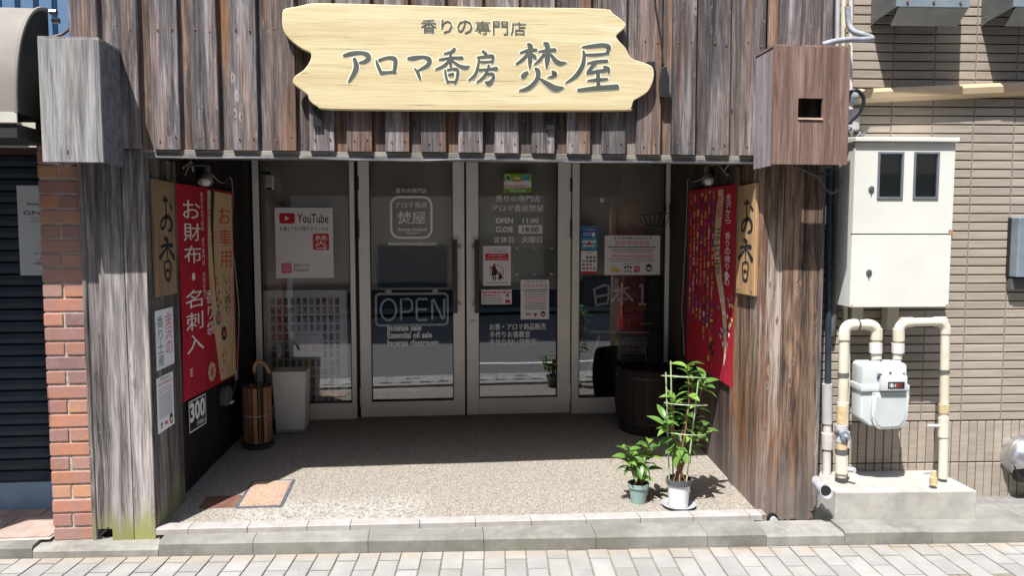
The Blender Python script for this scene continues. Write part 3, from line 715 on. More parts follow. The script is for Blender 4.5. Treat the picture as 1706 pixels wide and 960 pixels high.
xL0, xL1 = glz(424), glz(592); xD0, xDm0, xDm1, xD1 = glz(598.5), glz(774), glz(777.5), glz(950.5); xR0, xR1 = glz(953), glz(1115)
wl = leaf('window', xL0, xL1, .045, .035, Zs, ZTOP, .125)
dl = leaf('door', xD0, xDm0, glz(617) - xD0, xDm0 - glz(755), Zs + .012, ZTOP, .115)
dr = leaf('door', xDm1, xD1, glz(797.5) - xDm1, xD1 - glz(929), Zs + .012, ZTOP, .125)
wr_ = leaf('window', xR0, xR1, glz(965) - xR0, .035, Zs, ZTOP, .125)
MB(BACK).box(xL0, xR1, .15, Zs + .006, -.06, .012).build('threshold', M['steel'], shop)
MB(BACK).box(xL0 - .08, xR1 + .08, ZTOP, 2.36, -.06, 0).build('head_frame', M['alu'], shop)
jm = MB(BACK); jm.box(xL1 + .002, xD0 - .002, Zs, ZTOP, -.045, -.03); jm.box(xDm0 + .0005, xDm1 - .0005, Zs + .012, ZTOP, -.045, -.02); jm.box(xD1 + .001, xR0 - .001, Zs, ZTOP, -.045, -.03); jm.build('shadow_gap', M['alud'], shop)
for d, sx in ((dl, xD0), (dr, xD1)):
    for zz in (1.62, .37): 
        h = MB(BACK); h.tube([(sx, zz - .07, .006), (sx, zz + .07, .006)], .0075, 8); h.tube([(sx, zz - .004, .006), (sx, zz + .004, .006)], .010, 8); h.build('hinge', M['bronze'] if zz > 1 else M['steel'], d, smooth=True)
    h = MB(BACK); h.box(sx - .008, sx + .008, 1.9, 2.0, 0, .004); h.build('hinge', M['alud'], d)
for d, xx, kx in ((dl, 758, 766), (dr, 794, 788)):
    a = glz(xx); b0 = BACK.px(xx, 521)[1]; b1 = BACK.px(xx, 399)[1]
    h = MB(BACK); h.box(a - .017, a + .017, b0, b1, .035, .05); hh = h.build('handle', M['bronze'], d, bevel=.002)
    k = MB(BACK); 
    for zz in (b0 + .06, b1 - .06): k.tube([(a, zz, 0), (a, zz, .035)], .008, 8); k.tube([(glz(kx), zz, 0), (glz(kx), zz, .02)], .012, 10); k.tube([(glz(kx), zz, .02), (a, zz, .036)], .006, 6)
    k.build('handle_mount', M['steel'], d, smooth=True)
k = MB(BACK); a, b = BACK.px(787, 537); k.tube([(a, b, 0), (a, b, .012)], .017, 16); k.tube([(a, b, .012), (a, b, .017)], .009, 12); k.build('lock', M['steel'], dr, smooth=True)

# lettering on the glass
def BX(x0, x1, y0, y1, c=0): 
    a0, b1 = BACK.px(x0, y0, c); a1, b0 = BACK.px(x1, y1, c); return a0, a1, b0, b1
G = -.0185; GT = -.0195; LEAF = [dl]
def gl(t, a0, a1, b0, b1, c, bold=.01, slant=0): MB(BACK).text(t, a0, a1, b0, b1, GT, bold, slant=slant).build('lettering', M['etched'], LEAF[0])
gl('香りの専門店', *BX(659, 711, 313, 322), G, 0.030)
a0, a1, b0, b1 = BX(649, 721, 326, 398); MB(BACK).rring(a0, a1, b0, b1, .07, .017, G, 8).build('logo_frame', M['etched'], LEAF[0])
gl('アロマ香房', *BX(658, 711, 336, 346), G, 0.030); gl('焚屋', *BX(662, 709, 352, 373), G, 0.030)
gl('Aroma Koubou', *BX(661, 711, 379, 385), G, 0.030, slant=.15); gl('Takuya', *BX(674, 699, 386, 391), G, 0.030, slant=.15)
gl('www.aroma-taku.com', *BX(645, 727, 402, 409), G, 0.030)
gl('Incense sale', *BX(645, 702, 542, 552), G, 0.030); gl('Essential oil sale', *BX(645, 720, 554, 564), G, 0.030); gl('Incense classroom', *BX(645, 730, 567, 577), G, 0.030)
LEAF[0] = dr
gl('香りの専門店', *BX(826, 900, 325, 336), G, 0.030); gl('アロマ香房焚屋', *BX(820, 906, 341, 352), G, 0.030)
gl('OPEN', *BX(826, 855, 363, 372), G, 0.030); gl('11:00', *BX(871, 898, 363, 372), G, 0.030); gl('CLOSE', *BX(826, 855, 377, 387), G, 0.030)
gl('定休日', *BX(823, 856, 394, 405), G, 0.030); gl('火曜日', *BX(870, 903, 394, 405), G, 0.030)
gl('お香・アロマ商品販売', *BX(816, 910, 540, 550), G, 0.030); gl('手作りお香教室', *BX(816, 884, 553, 563), G, 0.030); gl('手作り匂い袋教室', *BX(816, 894, 566, 576), G, 0.030)
a0, a1, b0, b1 = BX(864, 904, 375, 389)
t = MB(BACK).rect(a0, a1, b0, b1, G); t.cur = 1; t.text('18:00', *BX(871, 898, 378, 387), G + .0006, .012); t.build('closing_time_label', [M['paper'], M['ink']], dr)

# ================================================================== POSTERS AND PRINTS
class Sheet:
    """a printed sheet: fractions of its width (x, left to right) and height (y, top down)"""
    def __init__(s, name, label, cat, pl, a0, a1, b0, b1, c, mat='paper', group=None, thick=.0012, part='paper_sheet', rot=0.0):
        s.o = thing(name, label, cat, pl.pt(a0, b0, c), group); s.pl = pl; s.a0, s.a1, s.b0, s.b1, s.c = a0, a1, b0, b1, c + thick
        MB(pl).box(a0, a1, b0, b1, c, c + thick).build(part, M[mat], s.o); s.mats = []; s.mb = MB(pl); s.k = 0
    def begin(s, nm):
        s.jobs = getattr(s, 'jobs', [])
        if getattr(s, 'joined', None): return
        s.mb = MB(s.pl); s.mats = []; s.jobs.append((nm, s.mb, s.mats))
    def join(s, nm=None):
        s.joined = None
        if nm: s.begin(nm); s.joined = nm
    def use(s, m, own=False):
        if not getattr(s, 'jobs', None): s.begin('print')
        if m not in s.mats: s.mats.append(m)
        s.mb.cur = s.mats.index(m); s.k += 1; return s.c + .0004 + s.k * s.dk
    dk = .00005
    def X(s, x): return s.a0 + (s.a1 - s.a0) * x
    def Y(s, y): return s.b1 - (s.b1 - s.b0) * y
    def text(s, t, x0, x1, y0, y1, m='ink', bold=.01): s.begin('lettering'); c = s.use(m); s.mb.text(t, s.X(x0), s.X(x1), s.Y(y1), s.Y(y0), c, bold); return s
    def vtext(s, t, x0, x1, y0, y1, m='ink', bold=.01, gap=.12): s.begin('lettering'); c = s.use(m); s.mb.vtext(t, s.X(x0), s.X(x1), s.Y(y1), s.Y(y0), c, bold, gap); return s
    def rect(s, x0, x1, y0, y1, m): s.begin('printed_block'); c = s.use(m); s.mb.rect(s.X(x0), s.X(x1), s.Y(y1), s.Y(y0), c); return s
    def rr(s, x0, x1, y0, y1, m, r): s.begin('printed_block'); c = s.use(m); s.mb.poly(rrect(s.X(x0), s.X(x1), s.Y(y1), s.Y(y0), r), c); return s
    def rring(s, x0, x1, y0, y1, m, r, t): s.begin('printed_border'); c = s.use(m); s.mb.rring(s.X(x0), s.X(x1), s.Y(y1), s.Y(y0), r, t, c); return s
    def disc(s, x, y, r, m, sy=1.0, n=14): s.begin('printed_dot'); c = s.use(m); s.mb.disc(s.X(x), s.Y(y), r, c, n, sy); return s
    def ring(s, x, y, r, t, m): s.begin('printed_ring'); c = s.use(m); s.mb.ring(s.X(x), s.Y(y), r, t, c); return s
    def poly(s, pts, m): s.begin('printed_shape'); c = s.use(m); s.mb.poly([(s.X(x), s.Y(y)) for x, y in pts], c); return s
    def dashes(s, x0, x1, y, h, m='greyink', n=18):
        s.begin('small_print'); c = s.use(m); x = x0; rg = random.Random(int(y * 977) + n)
        while x < x1 - .01:
            w_ = rg.uniform(.5, 1.6) * (x1 - x0) / n; s.mb.rect(s.X(x), s.X(min(x + w_, x1)), s.Y(y + h), s.Y(y), c); x += w_ + (x1 - x0) / n * .3
        return s
    def face(s, x, y, r, hair='ink'):
        own = not getattr(s, 'joined', None)
        if own: s.join('face_print')
        s.disc(x, y, r, hair, 1.15); s.disc(x, y + .0, r * .72, 'skin', 1.05); c = s.use(hair); X, Y = s.X(x), s.Y(y)
        s.mb.poly([(X + r * .8 * math.cos(R(t)), Y + r * .25 + r * .75 * math.sin(R(t))) for t in range(0, 181, 15)], c)
        for d in (-.28, .28): s.mb.rect(X + d * r - r * .07, X + d * r + r * .07, Y - r * .1, Y + r * .06, c)
        c = s.use('redink'); s.mb.rect(X - r * .16, X + r * .16, Y - r * .52, Y - r * .42, c)
        if own: s.join()
        return s
    def done(s, name='print'):
        for nm, mb, mats in s.jobs:
            if mb.v:
                o = mb.build(nm, [M[m] for m in mats], s.o)
                if nm in ('small_print', 'charm_print'): o['kind'] = 'stuff'
        return s.o
def sheet(name, label, cat, x0, x1, y0, y1, c=.0, **kw):
    a0, a1, b0, b1 = BX(x0, x1, y0, y1, c); return Sheet(name, label, cat, BACK, a0, a1, b0, b1, c, **kw)
GF = -.0185
p = sheet('video_channel_poster', 'white poster with red play button and rows of print on the left window', 'poster', 457.5, 556, 346, 463, GF)
p.rr(.075, .345, .075, .225, 'redink', .018).poly([(.175, .115), (.175, .185), (.25, .15)], 'paper').text('YouTube', .385, .925, .085, .215, 'ink', .012)
p.text('お香とアロマ香りチャンネル', .08, .93, .265, .33, 'ink', .02)
p.rr(.65, .93, .365, .60, 'redink', .012).text('焚', .68, .90, .385, .545, 'paper', .0).rect(.70, .84, .565, .578, 'paper').poly([(.84, .55), (.84, .592), (.90, .571)], 'paper')
p.rr(.095, .27, .785, .93, 'pinkink', .012).rring(.125, .24, .81, .905, 'paper', .009, .003).ring(.1825, .857, .011, .003, 'paper').disc(.222, .828, .002, 'paper')
p.text('香りのインスタ', .31, .57, .79, .845, 'ink', .01).text('Instagram', .31, .57, .86, .915, 'ink', .005)
p.done()
p = sheet('child_supervision_notice', 'white notice with a red ring round an adult and child, left of the menu holder', 'notice', 804.5, 851, 410, 476, GF)
p.text('いつもご来店ありがとう', .15, .85, .06, .10, 'ink').text('お願い 小さなお子様連れの方へ', .12, .88, .115, .155, 'ink').rect(.08, .92, .19, .36, 'redink').text('お子様から目を離さず', .2, .8, .215, .26, 'paper').text('手をつないでお願いします', .12, .9, .29, .335, 'paper')
p.ring(.49, .65, .053, .006, 'redink'); p.join('adult_and_child_symbol'); p.poly([(.22, .52), (.25, .50), (.76, .81), (.73, .83)], 'redink')
p.disc(.40, .47, .0085, 'ink').poly([(.34, .51), (.46, .51), (.50, .74), (.30, .74)], 'ink').rect(.36, .395, .74, .87, 'ink').rect(.42, .455, .74, .87, 'ink').poly([(.45, .53), (.57, .69), (.54, .71), (.44, .60)], 'ink')
p.disc(.61, .67, .0065, 'ink').poly([(.57, .70), (.65, .70), (.68, .82), (.55, .82)], 'ink').rect(.575, .60, .82, .87, 'ink').rect(.625, .65, .82, .87, 'ink'); p.join(); p.dashes(.1, .9, .92, .02)
p.done()
p = sheet('small_pink_notice', 'small white slip with pink writing and a girl in red beside the door handle', 'notice', 801.5, 852.5, 483, 507, GF, mat='paper')
p.dashes(.04, .95, .12, .12, 'pinkink', 8).dashes(.08, .6, .33, .1, 'pinkink', 8).dashes(.06, .7, .55, .06, 'greyink', 14).dashes(.06, .7, .70, .06, 'greyink', 14).dashes(.06, .7, .85, .05, 'greyink', 14).face(.86, .42, .013).poly([(.8, .68), (.93, .68), (.96, .92), (.77, .92)], 'redink')
p.done()
p = sheet('welcome_flyer', 'tall white flyer with pink heading and small faces on the right door', 'flyer', 867.5, 914.5, 466.5, 532, GF)
p.text('★金沢お香アロマ専門店★', .16, .88, .03, .065).text('欢迎来到金泽', .08, .95, .10, .19, 'pinkink', .015).dashes(.05, .95, .235, .03).dashes(.1, .9, .285, .03).rect(.1, .9, .355, .375, 'greyink')
for i, y in enumerate((.41, .46, .51)): p.dashes(.15, .9, y, .02, 'pinkink' if i else 'greyink')
for y in (.57, .61, .65, .69, .73): p.dashes(.13, .9, y, .018)
p.face(.26, .865, .009).face(.2, .88, .006).face(.34, .88, .006).rr(.46, .57, .84, .92, 'redink', .003).face(.79, .865, .019)
p.done()
p = sheet('welcome_poster', 'wide white welcome poster with pink headings and a black-haired face on the right window', 'poster', 1007.5, 1099, 392.5, 458, GF)
p.text('★ 百貨和精油香気店 ★', .15, .85, .035, .095, 'ink').text('欢迎来到金泽', .18, .82, .12, .235, 'pinkink', .015).dashes(.06, .92, .275, .03, 'ink', 30).rect(.13, .87, .35, .372, 'greyink').dashes(.15, .87, .41, .022, 'pinkink', 30).text('Welcome to Kanazawa', .13, .87, .465, .555, 'pinkink', .012)
p.dashes(.07, .91, .585, .02, 'greyink', 30).dashes(.1, .9, .64, .02, 'greyink', 30).dashes(.32, .67, .70, .02, 'greyink', 14)
p.poly([(.09, .86), (.16, .80), (.25, .84), (.30, .90), (.2, .93), (.12, .92)], 'yellow').poly([(.15, .82), (.16, .72), (.18, .82)], 'yellow')
for x, y in ((.37, .81), (.42, .79), (.47, .81)): p.disc(x, y, .0095, 'ink').disc(x, y + .035, .006, 'skin').rect(x - .015, x + .015, y + .08, y + .13, 'greyink')
p.rr(.535, .635, .77, .93, 'redink', .006).text('匂', .55, .62, .79, .91, 'paper', 0).face(.80, .82, .026)
p.done()
p = sheet('payment_notice', 'blue card-payment notice above a white one at the edge of the right window', 'notice', 968, 994.5, 377, 416, GF, mat='cyan')
p.rect(.03, .97, .05, .48, 'blue').text('ご利用案内', .1, .9, .09, .19, 'paper').dashes(.12, .62, .27, .04, 'paper', 6).dashes(.12, .6, .36, .04, 'paper', 6).rr(.66, .88, .26, .44, 'paper', .003).dashes(.1, .9, .6, .12, 'paper', 6).disc(.5, .75, .016, 'redink').dashes(.15, .85, .8, .08, 'paper', 5)
p.done()
p = sheet('brand_chart_notice', 'small white notice with a red band and rows of tiny marks below the blue one', 'notice', 968, 994.5, 418, 456, GF)
p.text('取扱', .38, .62, .05, .12).rect(0, 1, .9, 1, 'redink')
for i in range(4):
    for j in range(4):
        if (i, j) in ((0, 0), (2, 3)): continue
        p.rr(.1 + j * .22, .24 + j * .22, .24 + i * .16, .33 + i * .16, ('greyink', 'redink', 'ink', 'gold', 'blue')[(i * 3 + j * 2) % 5], .001)
p.done()
p = sheet('campaign_sticker', 'bright green and orange sticker high on the right door', 'sticker', 839.5, 885.5, 289, 321, GF, mat='green')
p.poly([(.04, .1), (.2, .05), (.28, .38), (.1, .42)], 'paper').poly([(.06, .14), (.18, .1), (.25, .34), (.12, .37)], 'dgreen').poly([(.68, .1), (.95, .03), (.85, .4), (.7, .4)], 'cyan').disc(.4, .22, .016, 'yellow').disc(.52, .28, .014, 'paper').poly([(0, .42), (.97, .36), (1, .72), (.02, .8)], 'paper').text('KOHRINBOへ', .04, .95, .60, .77, 'redink', .02).text('取扱店舗', .22, .78, .83, .97, 'paper', .02).poly([(.30, .33), (.7, .3), (.6, .42), (.4, .44)], 'gold')
p.done()
# empty clear holder
a0, a1, b0, b1 = BX(856, 925, 413, 459)
hd = thing('clear_film_holder', 'empty clear plastic holder taped on the right door under the opening hours', 'holder', BACK.pt(a0, b0, GF))
MB(BACK).box(a0, a1, b0, b1, GF, GF + .002).build('film', M['clear'], hd)
tp = MB(BACK)
for x in (a0 + .01, (a0 + a1) / 2 - .01, a1 - .04):
    for y in (b0 + .006, b1 - .008): tp.rect(x, x + .028, y, y + .006, GF + .003)
tp.build('tape', M['etched'], hd)

# things behind the glass --------------------------------------------
CI = -.10
a0, a1, b0, b1 = BX(437, 581, 484, 678, CI)
fr = thing('framed_paper_display', 'white framed grid of patterned paper swatches standing inside the left window', 'display board', BACK.pt(a0, b0, CI))
MB(BACK).box(a0, a1, b0, b1, CI - .03, CI).build('backing_board', M['paper'], fr)
f = MB(BACK)
for q in ((a0, a1, b1 - .012, b1), (a0, a1, b0, b0 + .012), (a0, a0 + .012, b0 + .012, b1 - .012), (a1 - .012, a1, b0 + .012, b1 - .012)): f.box(*q, CI + .0005, CI + .014)
f.build('frame', M['alu'], fr)
cw, chh = (a1 - a0 - .10) / 11, (b1 - b0 - .09) / 12
cp = None
for i in range(11):
    for j in range(12):
        if 3 <= i <= 7 and 4 <= j <= 6: continue
        ax = a0 + .05 + i * cw; by = b1 - .045 - (j + 1) * chh
        if cp is None:
            m_ = MB(BACK).box(a0 * 0, cw * .66, 0, chh * .80, 0, .001); cp = m_.build('swatch', M['card'])
            o = cp; o.parent = fr
        else: o = copy_obj(cp, fr)
        o.location = BACK.u * (ax + cw * .17) + BACK.w * by + BACK.n * (CI + .001) - wpos(fr)
cs = Sheet.__new__(Sheet); cs.o = fr; cs.pl = BACK; q = BX(482, 538, 552, 594, CI); cs.a0, cs.a1, cs.b0, cs.b1 = q; cs.c = CI + .004; cs.mats = []; cs.mb = MB(BACK); cs.k = 0
cs.rect(0, 1, 0, 1, 'paper').dashes(.18, .85, .14, .04, 'greyink', 12).text('京都', .42, .62, .27, .36, 'redink').text('ぽち香', .1, .9, .48, .80, 'pinkink', .02).dashes(.2, .9, .88, .02, 'palepink'); cs.done('centre_card')

# blinds of light cloth hanging inside each pane
def blind(x0, x1, y, c, lab):
    a0, a1, b0, _ = BX(x0, x1, 300, y, c); o = thing('roller_blind', lab, 'blind', BACK.pt(a0, b0, c), 'taupe blinds behind the glass')
    m = MB(BACK); n = 12
    m.box(a0, a1, b0, 2.4, c - .002, c); m.build('cloth', M['blindcloth'], o); MB(BACK).box(a0, a1, b0 - .02, b0, c - .006, c + .006).build('bottom_bar', M['blindcloth'], o)
M['blindcloth'] = plain('taupe_blind_cloth', (.80, .68, .56), .85, 0, .08, 2.5)
blind(430, 590, 484, -.17, 'taupe roller blind lowered halfway behind the left window'); blind(612, 762, 478, -.17, 'taupe roller blind lowered halfway behind the left door')
blind(792, 934, 478, -.17, 'taupe roller blind lowered halfway behind the right door'); blind(960, 1108, 462, -.17, 'taupe roller blind lowered halfway behind the right window')

a0, a1, b0, b1 = BX(630, 745, 411, 479, -.12)
tv = thing('wall_screen', 'dark switched-off screen behind the glass of the left door, above the OPEN sign', 'screen', BACK.pt((a0 + a1) / 2, b0, -.12))
MB(BACK).box(a0, a1, b0, b1, -.15, -.12).build('bezel', M['black'], tv, bevel=.004); MB(BACK).box(a0 + .015, a1 - .015, b0 + .018, b1 - .015, -.1198, -.118).build('screen', M['screen'] if 'screen' in M else plain('dark_blue_screen', (.010, .016, .024), .5, spec=.2), tv)

a0, a1, b0, b1 = BX(626, 746, 490, 541, -.05)
ne = thing('open_sign', 'unlit white tube OPEN sign in a rounded frame behind the left door', 'sign', BACK.pt((a0 + a1) / 2, b0, -.05))
tubem = plain('unlit_neon_tube', (.80, .81, .81), .4, 0, .04)
pts = [(x, y, -.05) for x, y in rrect(a0, a1, b0, b1, .03, 5)]; pts.append(pts[0]); MB(BACK).tube(pts, .0085, 8, False).build('tube_frame', tubem, ne, smooth=True)
H = b1 - b0; yb, yt = b0 + .16 * H, b1 - .17 * H
def fx(x): return BACK.px(x, 500, -.05)[0]
def neon(pts): MB(BACK).tube([(x, y, -.05) for x, y in pts], .008, 8).build('tube_letter', tubem, ne, smooth=True)
cx, rx = (fx(634) + fx(660)) / 2, (fx(660) - fx(634)) / 2; cy, ry = (yb + yt) / 2, (yt - yb) / 2
neon([(cx + rx * math.cos(2 * math.pi * i / 24), cy + ry * math.sin(2 * math.pi * i / 24)) for i in range(25)])
x0, x1 = fx(668), fx(686); neon([(x0, yb), (x0, yt), (x1 - .025, yt), (x1, yt - .015), (x1 + .002, yt - .045), (x1, yb + .57 * (yt - yb) - .012), (x1 - .025, yb + .40 * (yt - yb)), (x0, yb + .40 * (yt - yb))])
x0, x1 = fx(694), fx(712); neon([(x1, yt), (x0 + .012, yt), (x0, yt - .012), (x0, yb + .012), (x0 + .012, yb), (x1, yb)]); neon([(x0, (yb + yt) / 2), (x1 - .004, (yb + yt) / 2)])
x0, x1 = fx(720), fx(740); neon([(x0, yb), (x0, yt - .008), (x0 + .01, yt), (x1 - .012, yb + .004), (x1, yb + .01), (x1, yt)])
for xx in (647, 725): 
    xa, zz = BACK.px(xx, 486, -.02); MB(BACK).box(xa - .022, xa + .022, zz - .012, zz + .012, -.05, -.028).tube([(xa, zz, -.05), (xa, zz, -.024)], .016, 12).build('suction_mount', M['steel'], ne)
MB(BACK).tube([(a0 + .03, b1, -.055), (a0 + .01, b1 + .12, -.06), (a0 + .0, b1 + .3, -.06)], .003, 5).build('cord', M['bcable'], ne)

# blackboard and easel
CB = -.13
a0, a1, b0, b1 = BX(974, 1100, 465, 551, CB)
bb = thing('blackboard', 'framed blackboard with large white chalk writing inside the right window', 'blackboard', BACK.pt((a0 + a1) / 2, b0, CB))
MB(BACK).box(a0, a1, b0, b1, CB - .012, CB).build('slate', M['slate'], bb)
f = MB(BACK)
for q in ((a0 - .012, a1 + .012, b1, b1 + .014), (a0 - .012, a1 + .012, b0 - .014, b0), (a0 - .012, a0, b0, b1), (a1, a1 + .012, b0, b1)): f.box(*q, CB - .016, CB + .006)
f.build('frame', M['black'], bb)
k = MB(BACK)
def ch(pts, w_=4.2): brush(k, [(x, y, w_) for x, y in pts], lambda x, y: (*BACK.px(x, y, CB), .0042), CB + .0012 + .0001 * (len(k.v) % 9))
for st in ([(990, 482), (993, 509)], [(990, 482), (1013, 476), (1012, 506)], [(993, 495), (1011, 491)], [(993, 509), (1012, 505)],
           [(1023, 485), (1046, 480)], [(1036, 473), (1036, 508)], [(1035, 483), (1020, 501)], [(1037, 483), (1053, 500)], [(1030, 500), (1044, 498)], [(1066, 478), (1070, 476), (1070, 507)], [(1065, 507), (1075, 507)]): ch(st)
k.cur = 1
for st in ([(1026, 533), (1036, 529)], [(1031, 525), (1030, 538)], [(1025, 541), (1035, 537)], [(1039, 527), (1052, 525), (1051, 531), (1039, 533)], [(1039, 527), (1036, 542)], [(1044, 534), (1044, 541), (1051, 540)], [(1048, 533), (1047, 541)], [(1057, 528), (1055, 539)], [(1061, 528), (1061, 538)], [(1067, 526), (1067, 541)]): ch(st, 1.6)
k.cur = 2
for i in range(7): ch([(1028 + i * 4.2, 519 + (i % 2) * 2), (1029 + i * 4.2, 513)], 1.4)
k.cur = 3
for i in range(4): ch([(1061 + i * 4.5, 518), (1062 + i * 4.5, 511)], 1.6)
k.cur = 0; ch([(1068, 541), (1075, 539), (1086, 540)], 1.2)
k.build('chalk_writing', [M['chalk'], M['chalkr'], M['chalkg'], M['chalky']], bb)
ez = thing('display_easel', 'white tubular easel with slanting legs standing under the blackboard', 'easel', BACK.pt(*BACK.px(1030, 640, CB)[:1], .19, CB))
def EP(x, y, c): a, b = BACK.px(x, y, c); return (a, b, c)
em = plain('white_painted_tube', (.66, .66, .66), .4, 0, .04)
MB(BACK).tube([EP(983, 553, CB + .03), EP(1080, 554, CB + .03)], .008, 8).build('rail', em, ez)
MB(BACK).tube([EP(999, 558, CB + .05), EP(982, 611, CB + .08), EP(966, 660, CB + .10)], .010, 8).build('leg', em, ez)
MB(BACK).tube([EP(1032, 555, CB - .02), EP(1032, 672, CB - .02)], .009, 8).build('leg', em, ez)
MB(BACK).box(*[EP(1032, 600, CB)[0] - .014, EP(1032, 600, CB)[0] + .014], *[EP(1032, 609, CB)[1], EP(1032, 601, CB)[1]], CB - .03, CB + .0).build('clamp', M['black'], ez)
a0, a1, b0, b1 = BX(1026, 1104, 553, 668, -.42)
pnl = thing('display_counter', 'plain grey counter panel inside the right window behind the dark barrel', 'counter', BACK.pt(a0, b0, -.42))
MB(BACK).box(a0, a1, .19, b1, -.8, -.42).build('panel', plain('grey_counter_paint', (.30, .31, .31), .6, 0, .05), pnl)
p = sheet('show_notice', 'small white notice with pink name above the dark barrel', 'notice', 1034, 1077, 563, 590, -.41)
p.text('創業の名媒の香り', .06, .94, .05, .22).text('ミス金沢', .08, .92, .36, .68, 'redink', .015).text('来演中!', .25, .82, .76, .95)
p.done()

# bead string and wire basket at the right window, green charm on top
bd = thing('bead_string', 'string of white beads with a green diamond charm hanging at the right window', 'bead string', BACK.pt(*BACK.px(1090, 275, -.06), -.06))
for xx in (1089, 1094):
    m = MB()
    z0 = BACK.px(xx, 268, -.06)[1]; z1 = BACK.px(xx, 392, -.06)[1]; x = BACK.px(xx, 330, -.06)[0]; n = 46
    for i in range(n):
        z = z0 + (z1 - z0) * i / n; r = .0045; vs = [(x + r, 1.76, z), (x - r, 1.76, z), (x, 1.76 + r, z), (x, 1.76 - r, z), (x, 1.76, z + r), (x, 1.76, z - r)]
        m.add(vs, [(0, 2, 4), (2, 1, 4), (1, 3, 4), (3, 0, 4), (2, 0, 5), (1, 2, 5), (3, 1, 5), (0, 3, 5)])
    m.build('bead', M['etched'], bd)['kind'] = 'stuff'
a, b = BACK.px(1090, 272, -.03); MB(BACK).prism([(a - .032, b), (a, b - .02), (a + .032, b), (a, b + .02)], -.035, -.028).build('charm', plain('jade_green_plastic', (.03, .22, .12), .4), bd)
wb = thing('wire_basket', 'small black wire basket hooked by the right window jamb', 'basket', BACK.pt(*BACK.px(1085, 374, .08), .08))
q = [BACK.px(x, y, .08) for x, y in ((1067, 358), (1113, 355), (1105, 378), (1074, 374))]
m = MB(BACK)
for dc in (.0, .12): m.tube([(q[0][0], q[0][1], .03 + dc), (q[1][0], q[1][1], .03 + dc)], .0028, 6); m.tube([(q[3][0], q[3][1], .05 + dc * .7), (q[2][0], q[2][1], .05 + dc * .7)], .0028, 6)
for i in range(6):
    t = i / 5; xa = q[0][0] + (q[1][0] - q[0][0]) * t; xb = q[3][0] + (q[2][0] - q[3][0]) * t; ya = q[0][1] + (q[1][1] - q[0][1]) * t; yb = q[3][1] + (q[2][1] - q[3][1]) * t
    m.tube([(xa, ya, .15), (xb, yb, .134), (xb, yb, .05), (xa, ya, .03)], .0022, 5)
m.build('wires', M['black'], wb)
MB(BACK).tube([(q[1][0], q[1][1] + .02, .03), (q[1][0], q[1][1] + .07, .02), (q[1][0] + .03, q[1][1] + .075, .02), (q[1][0] + .035, q[1][1] - .11, .02)], .0035, 6).build('hook', M['black'], wb)
# motion sensor on left jamb
sc_ = thing('security_camera', 'small white camera on a black bracket at the top of the left window', 'camera', BACK.pt(*BACK.px(448, 300, .06), .06))
a0, a1, b0, b1 = BX(442.5, 455.5, 291, 317, .10)
m = MB(BACK); m.add([(a0 - .004, b1, .05), (a1 - .004, b1, .05), (a1 + .006, b0, .11), (a0 + .006, b0, .11), (a0 - .004, b1, .11), (a1 - .004, b1, .11), (a1 + .006, b0 + .02, .16), (a0 + .006, b0 + .02, .16)], [(0, 3, 2, 1), (4, 5, 6, 7), (0, 1, 5, 4), (1, 2, 6, 5), (2, 3, 7, 6), (3, 0, 4, 7)])
m.build('housing', M['white'], sc_, bevel=.004); MB(BACK).add([(a0 + .012, b0 - .001, .112), (a1 - .002, b0 - .001, .112), (a1 + .001, b0 + .016, .160), (a0 + .012, b0 + .016, .160)], [(0, 1, 2, 3)]).build('lens', M['black'], sc_)
MB(BACK).tube([(a0 - .03, b1 + .015, 0), (a0 - .03, b1 + .015, .08)], .010, 8).tube([(a0 - .03, b1 + .015, .08), (a1 - .03, b1 + .015, .08), (a1 - .03, b1, .08)], .012, 8).build('bracket', M['black'], sc_)

# ================================================================== ENTRANCE OBJECTS
# barrel
bx, by = 1.475, 1.33; bz = floor_z(by)
ba = thing('barrel', 'large dark wooden open barrel standing in the shaded right corner', 'barrel', (bx, by, bz))
nst = 22; prof = [(.205, 0), (.228, .1), (.242, .22), (.238, .33), (.222, .44), (.205, .455), (.195, .45), (.215, .33), (.205, .12)]
sm = None
for i in range(nst):
    m = MB(); t0 = 2 * math.pi * i / nst + .006; t1 = 2 * math.pi * (i + 1) / nst - .006; k = len(prof); vs = []
    for t in (t0, (t0 + t1) / 2, t1): vs += [((r + (.002 if t not in (t0, t1) else 0)) * math.cos(t), (r + (.002 if t not in (t0, t1) else 0)) * math.sin(t), z) for r, z in prof]
    m.add(vs, [(j + c * k, j + (c + 1) * k, j + 1 + (c + 1) * k, j + 1 + c * k) for c in range(2) for j in range(k - 1)])
    o = m.build('stave', M['barrel'], smooth=True); o.parent = ba
MB().lathe([(.0, .10), (.21, .10)], 0, 0, 24, False).build('bottom', M['barrel']).parent = ba
for z, r in ((.08, .2262), (.40, .232)): 
    o = MB().lathe([(r - .002, z - .012), (r + .002, z - .010), (r + .002, z + .010), (r - .002, z + .012)], 0, 0, 32, False).build('hoop', plain('dark_iron_hoop', (.03, .028, .027), .5, .6), smooth=True); o.parent = ba
st = MB().tube([(.05, .02, .1), (.0, .0, .45), (-.04, -.02, .60)], [.012, .015, .010], 8).build('closed_umbrella', M['bcable']); 
st.location = (bx, by, bz); tag(st, 'dark umbrella handle leaning inside the large barrel', 'umbrella')

